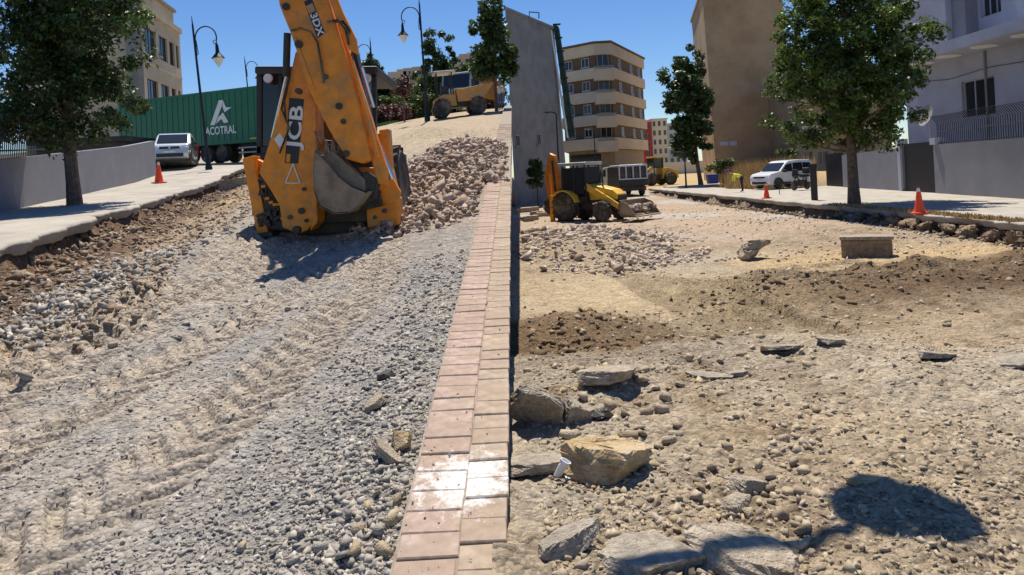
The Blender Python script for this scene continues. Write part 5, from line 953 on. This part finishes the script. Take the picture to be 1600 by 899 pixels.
q = P(326, 250, 33); lamp((q.x, 33, float(zL(q.x, 33))), 7.0, 1, 'tall lantern lamp post rising in front of the green trailer', lean=R(-3.5))
q = P(398, 240, 62); lamp((q.x, 62, float(zL(q.x, 62))), 8.6, 1, 'distant lantern lamp post behind the green trailer', lean=R(-3))
q = G(668, 190, 'L'); lamp(q, 6.6, -1, 'lantern lamp post on the far pavement near the site dumper', lean=R(-1))
q = P(588, 180, 55); lamp((q.x, 55, float(zL(q.x, 55))), 6.8, -1, 'far lantern lamp post among the trees behind the digger', lean=R(-1.5))
# mast arm lamp (throws the oval shadow on the near ground)
sc = G(1410, 790, 'R'); hL = 4.6; lx = sc + SD * (hL / SD.z); pb = Vector((-3.0, 3.4)); pz = float(zL(pb.x, pb.y)); ml = thing('street_lamp', 'grey mast arm street lamp reaching over the near rubble', 'street lamp', (pb.x, pb.y, pz), 0)
lo = lx - Vector((pb.x, pb.y, pz)); MB().tube([(0, 0, -.2), (0, 0, lo.z - 1.0), (.15, .05, lo.z - .4), (.6, .25, lo.z - .05), (lo.x * .5, lo.y * .5, lo.z + .12), (lo.x - .3, lo.y - .1, lo.z + .1)], [.09, .08, .07, .06, .055, .05], 10).build('mast', M['metalgrey'], ml, smooth=True)
MB().lathe([(.02, .2), (.12, .17), (.29, .06), (.31, .0), (.28, -.03)], 24, Matrix.Translation(lo) @ Matrix.Diagonal((1, 1.15, 1, 1))).build('lamp_head', M['metalgrey'], ml, smooth=True); MB().tube([lo + Vector((-.3, -.1, .1)), lo + Vector((-.12, .3, .16)), lo + Vector((.0, .42, .1))], .03, 6).build('hook', M['metalgrey'], ml)
# posts right
q = onR(1273, 313, -.15); t = thing('post', 'thick black metal post on the pavement near the parked van', 'post', q); MB().cyl((0, 0, -.2), (0, 0, 1.5), .14, 16).build('shaft', M['black'], t, smooth=True); MB().cyl((0, 0, 1.5), (0, 0, 1.58), .17, 16).build('cap', M['black'], t)
def pole(px, py, d, ytop, label):
    a = P(px, py, d); b = P(px - (py - ytop) * .055, ytop, d); t = thing('lamp_pole', label, 'pole', (a.x, d, float(zR(a.x, d)) - .3)); h = b.z - float(zR(a.x, d)) + .3; MB().tube([(0, 0, 0), (0, 0, h)], [.09, .05], 8).build('shaft', M['lampiron'], t); MB().tube([(0, 0, h), (-.3, 0, h + .15), (-.9, 0, h + .15)], .05, 6).build('arm', M['lampiron'], t)
pole(874, 275, 57, 178, 'thin dark pole in front of the grey building'); pole(932, 285, 70, 205, 'thin dark pole in front of the beige apartment block'); pole(1072, 288, 58, 240, 'short dark post on the island beside the poplar'); 
q = onR(1218, 304, -.15); t = thing('sign_post', 'thin metal rod standing on the pavement near the orange cone', 'post', q); MB().cyl((0, 0, -.1), (0, 0, .8), .02, 8).build('rod', M['rail'], t)
MB_ = MB().bb(-2.4, 2.4, -1, 1.6, -.3, .22); o = MB_.build('traffic_island', M['conc'], None, bev=.05); q = P(1085, 292, 62); o.location = (q.x, 62, float(zR(q.x, 62))); tag(o, 'concrete island kerb around the poplar', kind='structure')

# ------------------------------------------------------------------ people
def person(name, label, loc, yaw, joints, radii, bones, mats, h=1.75):
    me = bpy.data.meshes.new('body'); names = list(joints); me.from_pydata([Vector(joints[k]) for k in names], [(names.index(a), names.index(b)) for a, b in bones], [])
    tmp = bpy.data.objects.new('tmp', me); COL.objects.link(tmp); sk = tmp.modifiers.new('skin', 'SKIN'); sk.use_smooth_shade = True; tmp.modifiers.new('sub', 'SUBSURF').levels = 1
    for i, k in enumerate(names): d = me.skin_vertices[0].data[i]; d.radius = (radii[k], radii[k]); d.use_root = (k == 'pelvis')
    bpy.context.view_layer.update(); m2 = bpy.data.meshes.new_from_object(tmp.evaluated_get(bpy.context.evaluated_depsgraph_get())); bpy.data.objects.remove(tmp)
    m2.materials.clear(); ml_ = []
    for k in mats.values():
        if k not in ml_: ml_.append(k); m2.materials.append(M[k])
    J3 = {k: Vector(v) for k, v in joints.items()}
    for p in m2.polygons:
        kk = min(J3, key=lambda k: (J3[k] - p.center).length / (radii[k] + .05)); p.material_index = ml_.index(mats[kk]); p.use_smooth = True
    t = thing(name, label, 'person', loc, yaw); link('body', m2, t); return t
BONES = [('pelvis', 'waist'), ('waist', 'chest'), ('chest', 'neck'), ('neck', 'head'), ('head', 'crown')] + [b for s in 'lr' for b in (('chest', s + 'sh'), (s + 'sh', s + 'el'), (s + 'el', s + 'wr'), (s + 'wr', s + 'hand'), ('pelvis', s + 'hip'), (s + 'hip', s + 'kn'), (s + 'kn', s + 'an'), (s + 'an', s + 'toe'))]
RAD = dict(pelvis=.15, waist=.14, chest=.16, neck=.06, head=.09, crown=.075, lsh=.075, rsh=.075, lel=.05, rel=.05, lwr=.035, rwr=.035, lhand=.035, rhand=.035, lhip=.095, rhip=.095, lkn=.065, rkn=.065, lan=.045, ran=.045, ltoe=.04, rtoe=.04)
def cloth(top, arm, leg, cap='hair'): return dict(pelvis=leg, waist=top, chest=top, neck='skin', head='skin', crown=cap, lsh=top, rsh=top, lel=arm, rel=arm, lwr='skin', rwr='skin', lhand='skin', rhand='skin', lhip=leg, rhip=leg, lkn=leg, rkn=leg, lan='darkcloth', ran='darkcloth', ltoe='darkcloth', rtoe='darkcloth')
def stand(): return dict(pelvis=(0, 0, .95), waist=(0, 0, 1.12), chest=(.02, 0, 1.33), neck=(.02, 0, 1.5), head=(.05, 0, 1.6), crown=(.03, 0, 1.7), lsh=(.02, .2, 1.4), rsh=(.02, -.2, 1.4), lel=(-.03, .27, 1.13), rel=(.05, -.26, 1.13), lwr=(.08, .28, .9), rwr=(.22, -.2, .98), lhand=(.1, .28, .82), rhand=(.3, -.16, 1.0), lhip=(0, .1, .88), rhip=(0, -.1, .88), lkn=(.06, .12, .48), rkn=(-.02, -.12, .48), lan=(.03, .12, .07), ran=(-.1, -.12, .07), ltoe=(.17, .13, .04), rtoe=(.04, -.13, .04))
b = stand()
for k in ('waist', 'chest', 'neck', 'head', 'crown', 'lsh', 'rsh', 'lel', 'rel', 'lwr', 'rwr', 'lhand', 'rhand'):
    x, y, z = b[k]; a = R(75); r = z - .95; b[k] = (x * .3 + r * math.sin(a), y, .97 + r * math.cos(a))
for s, yy_ in (('l', .2), ('r', -.2)): sx = b[s + 'sh'][0]; b[s + 'el'] = (sx + .06, yy_ * 1.1, .82); b[s + 'wr'] = (sx + .12, yy_ * .8, .56); b[s + 'hand'] = (sx + .14, yy_ * .7, .48)
q = onR(1160, 300, -.14) ; person('person', 'bending worker in a yellow high visibility vest on the pavement', (q.x, q.y, -.14), R(180), b, RAD, BONES, cloth('hiviz', 'hiviz', 'darkcloth', 'cone'))
g = G(965, 306, 'R'); person('person', 'standing man in white shirt and blue trousers beside the tipper truck', g, R(-60), stand(), RAD, BONES, cloth('shirtw', 'shirtw', 'blue', 'shirtw'))
g = G(783, 172, 'L'); person('person', 'standing person in pale top and blue trousers near the dump truck', (g.x, g.y, float(zL(g.x, g.y))), R(-120), stand(), RAD, BONES, cloth('shirtw', 'shirtw', 'blue', 'shirtw'))

# ------------------------------------------------------------------ trees
def leaves(name, centres, rad, n, size, mat, parent, flat=.0, seed=0, shape=.45):
    r = np.random.default_rng(seed); C = np.asarray(centres, float); rad = np.broadcast_to(np.asarray(rad, float), (len(C),)); i = r.integers(0, len(C), n)
    d = r.normal(0, 1, (n, 3)); d /= np.linalg.norm(d, axis=1)[:, None]; rr = r.uniform(0, 1, n) ** .42; P0 = C[i] + d * (rad[i] * rr)[:, None] * np.array([1, 1, .8])
    nrm = d * .5 + r.normal(0, 1, (n, 3)) * .6 + np.array([0, 0, .5]); nrm /= np.linalg.norm(nrm, axis=1)[:, None]; t = np.cross(nrm, r.normal(0, 1, (n, 3))); t /= np.linalg.norm(t, axis=1)[:, None]; b_ = np.cross(nrm, t)
    s = size * r.uniform(.6, 1.35, n)[:, None]; V = np.stack([P0 - t * s, P0 - b_ * s * shape + nrm * s * .12, P0 + t * s, P0 + b_ * s * shape + nrm * s * .12], 1).reshape(-1, 3)
    Fc = np.arange(n * 4).reshape(n, 4); return link(name, fastmesh(name, V, Fc), parent, mat)
def tree(name, label, base, trunk_h, tr, lobes, nclump, crad, nleaf, lsize, leaf, seed, group=None, lean=0.0):
    r = random.Random(seed); t = thing(name, label, 'tree', base, 0, group); cs = []; tot = sum(l[3] * l[3] * l[4] for l in lobes)
    for cx, cy, cz, rx, rz in lobes:
        for _ in range(max(3, int(nclump * rx * rx * rz / tot))):
            while True:
                v = Vector((r.uniform(-1, 1), r.uniform(-1, 1), r.uniform(-1, 1)))
                if .2 < v.length < 1: break
            v = v * (.65 + .35 * v.length); cs.append((cx + v.x * rx, cy + v.y * rx, cz + v.z * rz))
    top = max(c[2] for c in cs); mb = MB(); k = [(0, 0, -.3), (lean * .2, 0, trunk_h * .3), (lean * .6, .0, trunk_h), (lean + r.uniform(-.1, .1), .1, trunk_h + (top - trunk_h) * .45), (lean, 0, trunk_h + (top - trunk_h) * .8)]
    mb.tube(k, [tr * 1.35, tr, tr * .85, tr * .5, tr * .15], 9)
    for c in r.sample(cs, min(len(cs), 26)):
        z0 = max(trunk_h * .85, min(c[2] - .4 * math.hypot(c[0], c[1]) - .1, trunk_h + (top - trunk_h) * .6)); a = Vector((lean * min(1, z0 / trunk_h), 0, z0)); e = Vector(c); m_ = (a + e) / 2 + Vector((0, 0, -.08)); mb.tube([a, m_, e], [tr * .38, tr * .22, tr * .07], 5)
    mb.build('trunk', M['bark'], t, smooth=True); leaves('crown', cs, [crad * r.uniform(.6, 1.25) for _ in cs], nleaf, lsize, M[leaf], t, seed=seed); return t
g = G(118, 327, 'L'); g.z = float(zs(g.y)) - .02
tree('street_tree', 'large dark leafy street tree beside the grey wall on the left pavement', g, 1.9, .15, [(-.75, 0, 3.3, 1.7, 1.9), (.55, .2, 2.7, 1.2, 1.3), (-.3, 0, 5.2, 1.9, 1.6), (.75, -.2, 4.4, 1.45, 1.4), (-1.6, 0, 2.3, 1.1, .9), (.6, 0, 5.8, 1.2, 1.2), (-.2, -.1, 1.9, .9, .6)], 300, .4, 36000, .07, 'leafd', 11, lean=-.15)
q = onR(1335, 319, -.15); q.z += .02; tree('street_tree', 'large leafy street tree on the pavement before the villa', q, 2.3, .2, [(-.3, 0, 4.0, 2.8, 2.0), (1.3, .2, 4.3, 2.0, 1.7), (.1, 0, 6.6, 2.8, 2.3), (-1.4, -.1, 6.2, 1.9, 1.9), (1.8, 0, 6.0, 1.6, 1.3), (-.2, 0, 8.8, 1.8, 1.6), (-.9, 0, 2.5, 1.2, .9), (.9, .1, 2.7, 1.2, .7)], 330, .46, 42000, .095, 'leaf', 12)
q = P(1096, 294, 62); tree('poplar', 'tall dense dark poplar on the traffic island', (q.x, 62, float(zR(q.x, 62)) + .2), 1.8, .2, [(-.6, 0, 4.2, 1.9, 2.3), (-.5, 0, 7.2, 2.3, 2.6), (-1.2, 0, 9.4, 1.9, 1.9), (-.5, 0, 11, 1.2, 1.2)], 190, .55, 20000, .18, 'leafd', 13, lean=-.4)
q = P(840, 300, 50); tree('sapling', 'slender young tree in front of the grey building', (q.x, 50, float(zR(q.x, 50))), 1.4, .06, [(-.1, 0, 2.3, .55, .9), (0, 0, 3.0, .4, .6)], 40, .3, 3500, .09, 'leafd', 14)
for i, (px, py, d, hh, wd, lf, lab) in enumerate([(690, 165, 58, 7.6, 1.9, 'leafd', 'upright dark tree behind the site dumper'), (587, 190, 60, 6.9, 1.7, 'leafd', 'dark tree directly behind the orange digger'), (776, 172, 42, 7.2, 1.55, 'leafd', 'leafy tree beside the person near the dump truck'), (632, 165, 62, 4.2, 2.2, 'leafy', 'light green rounded tree left of the far lamp post'), (740, 150, 66, 5.2, 2.4, 'leafy', 'light green tree behind the dump truck'), (560, 200, 66, 5.5, 2.6, 'leafy', 'light green spreading tree behind the digger cab'), (660, 150, 70, 5.0, 2.4, 'leafy', 'pale bushy tree beyond the upright dark tree')]):
    q = P(px, py, d); z = float(zL(q.x, d)); tree('street_tree', lab, (q.x, q.y, z), hh * .28, .1, [(-.1, 0, hh * .5, wd * .9, hh * .28), (-.2, 0, hh * .75, wd * .65, hh * .25), (.3, 0, hh * .38, wd * .7, hh * .16)], 75, .45, 8000, .15, lf, 20 + i, 'trees of the left street')
for i, (px, d, hh, wd, lf, lab) in enumerate([(598, 52, 1.3, 1.1, 'shrubred', 'dark reddish shrub left of the lamp post'), (618, 53, 1.2, 1.0, 'shrubred', 'second reddish shrub beside the thin sapling'), (640, 57, 2.0, 1.6, 'leafy', 'yellowish green bush behind the reddish shrubs'), (610, 60, 2.4, 2.2, 'leafd', 'dark green bush behind the digger arm'), (665, 60, 2.2, 1.9, 'leafd', 'dark green bush at the foot of the upright tree'), (575, 58, 2.6, 2.2, 'leafy', 'light green bush beside the digger cab'), (700, 62, 2.4, 2.3, 'leafd', 'dark hedge bush behind the site dumper'), (765, 60, 2.6, 2.2, 'leafd', 'dark hedge bush behind the dump truck')]):
    q = P(px, 180, d); z = float(zL(q.x, d)); t = thing('shrub', lab, 'shrub', (q.x, d, z), 0, 'shrubs of the left street'); r = random.Random(i); cs = [(r.gauss(0, wd * .45), r.gauss(0, .5), r.uniform(.15, 1) * hh) for _ in range(26)]; leaves('foliage', cs, .45, 3600, .12, M[lf], t, seed=40 + i); MB().tube([(0, 0, -.2), (.05, 0, hh * .7)], [.06, .02], 6).build('stem', M['bark'], t)
q = P(632, 182, 45); tree('sapling', 'thin bare-stemmed sapling in the earth before the reddish shrubs', (q.x, 45, float(zL(q.x, 45))), 1.3, .05, [(0, 0, 2.0, .5, .7)], 18, .3, 900, .09, 'shrubred', 33)
# dry grass lot and grass strip
def blades(name, X, Y, Z, h, mat, label, cat):
    n = len(X); a = rng.uniform(0, 6.28, n); lx = rng.normal(0, .18, (n, 2)) * h[:, None]; wv = np.stack([np.cos(a), np.sin(a)], -1) * .035; B = np.stack([X, Y, Z], -1)
    V = np.stack([B + np.concatenate([wv, np.zeros((n, 1))], 1), B - np.concatenate([wv, np.zeros((n, 1))], 1), B + np.concatenate([lx, h[:, None]], 1)], 1).reshape(-1, 3); o = link(name, fastmesh(name, V, np.arange(n * 3).reshape(n, 3)), None, mat); tag(o, label, cat, kind='stuff')
n = 26000; X = rng.uniform(13.5, 30, n); Y = rng.uniform(50, 74, n); k = (X / Y < .43) & (X / Y > .292 + .02 * vn(X, Y, 8)); X, Y = X[k], Y[k]; h = rng.uniform(.3, 1.3, len(X)) * (.5 + vn(X * .6, Y * .6, 5)); blades('dry_grass', X, Y, zR(X, Y), h, M['dry'], 'tall dry yellow grass in the lot below the tan building', 'grass')
n = 6000; X = rng.uniform(-14, -8, n); Y = rng.uniform(46, 52, n); blades('grass', X, Y, zL(X, Y), rng.uniform(.08, .25, n), M['grass'], 'short green grass strip behind the digger', 'grass')
n = 2500; Y = rng.uniform(17, 27, n); X = LIPR + rng.uniform(.02, .5, n); blades('grass', X, Y, np.full(n, -.16), rng.uniform(.03, .12, n), M['dry'], 'dry grass fringe on the pavement edge by the tree', 'grass')
for px, py, lab in ((1135, 255, 'olive bush growing in the dry grass lot'), (1232, 243, 'small green bush at the corner of the tan building')):
    q = P(px, py, 66); t = thing('shrub', lab, 'shrub', (q.x, 66, float(zR(q.x, 66)))); r = random.Random(px); leaves('foliage', [(r.gauss(0, .7), r.gauss(0, .4), r.uniform(.4, 2.0)) for _ in range(20)], .4, 2600, .13, M['leafy' if px < 1200 else 'leaf'], t, seed=px); MB().tube([(0, 0, -.2), (.05, 0, 1.2)], [.06, .02], 6).build('stem', M['bark'], t)
for px, lab in ((1112, 'blue waste bin beside the poplar trunk'), (1142, 'dark blue waste bin at the edge of the dry grass')):
    q = P(px, 262, 64); t = thing('waste_bin', lab, 'bin', (q.x, 64, float(zR(q.x, 64)))); t.scale = (.75, .75, .8); MB().xz([(-.55, .15), (.55, .15), (.65, 1.2), (-.65, 1.2)], -.45, .45).build('body', M['bluebin'], t, bev=.04); MB().bb(-.7, .7, -.5, .5, 1.2, 1.32).build('lid', M['bluebin'], t, bev=.04)
# scattered loose masonry in front of the grey building
for i in range(14):
    X = random.uniform(.4, 4.2); Y = random.uniform(33, 46); o = MB().box((0, 0, .12), (random.uniform(.5, 1.3), random.uniform(.3, .5), random.uniform(.2, .35))).build('kerb_stone', M['slabgrey'], None, bev=.03); o.location = (X, Y, float(zR(X, Y))); o.rotation_euler = (0, random.uniform(-.1, .1), random.uniform(-.4, .4)); tag(o, 'old concrete kerb stone lying behind the yellow digger', 'kerb', 'kerb stones behind the yellow digger')
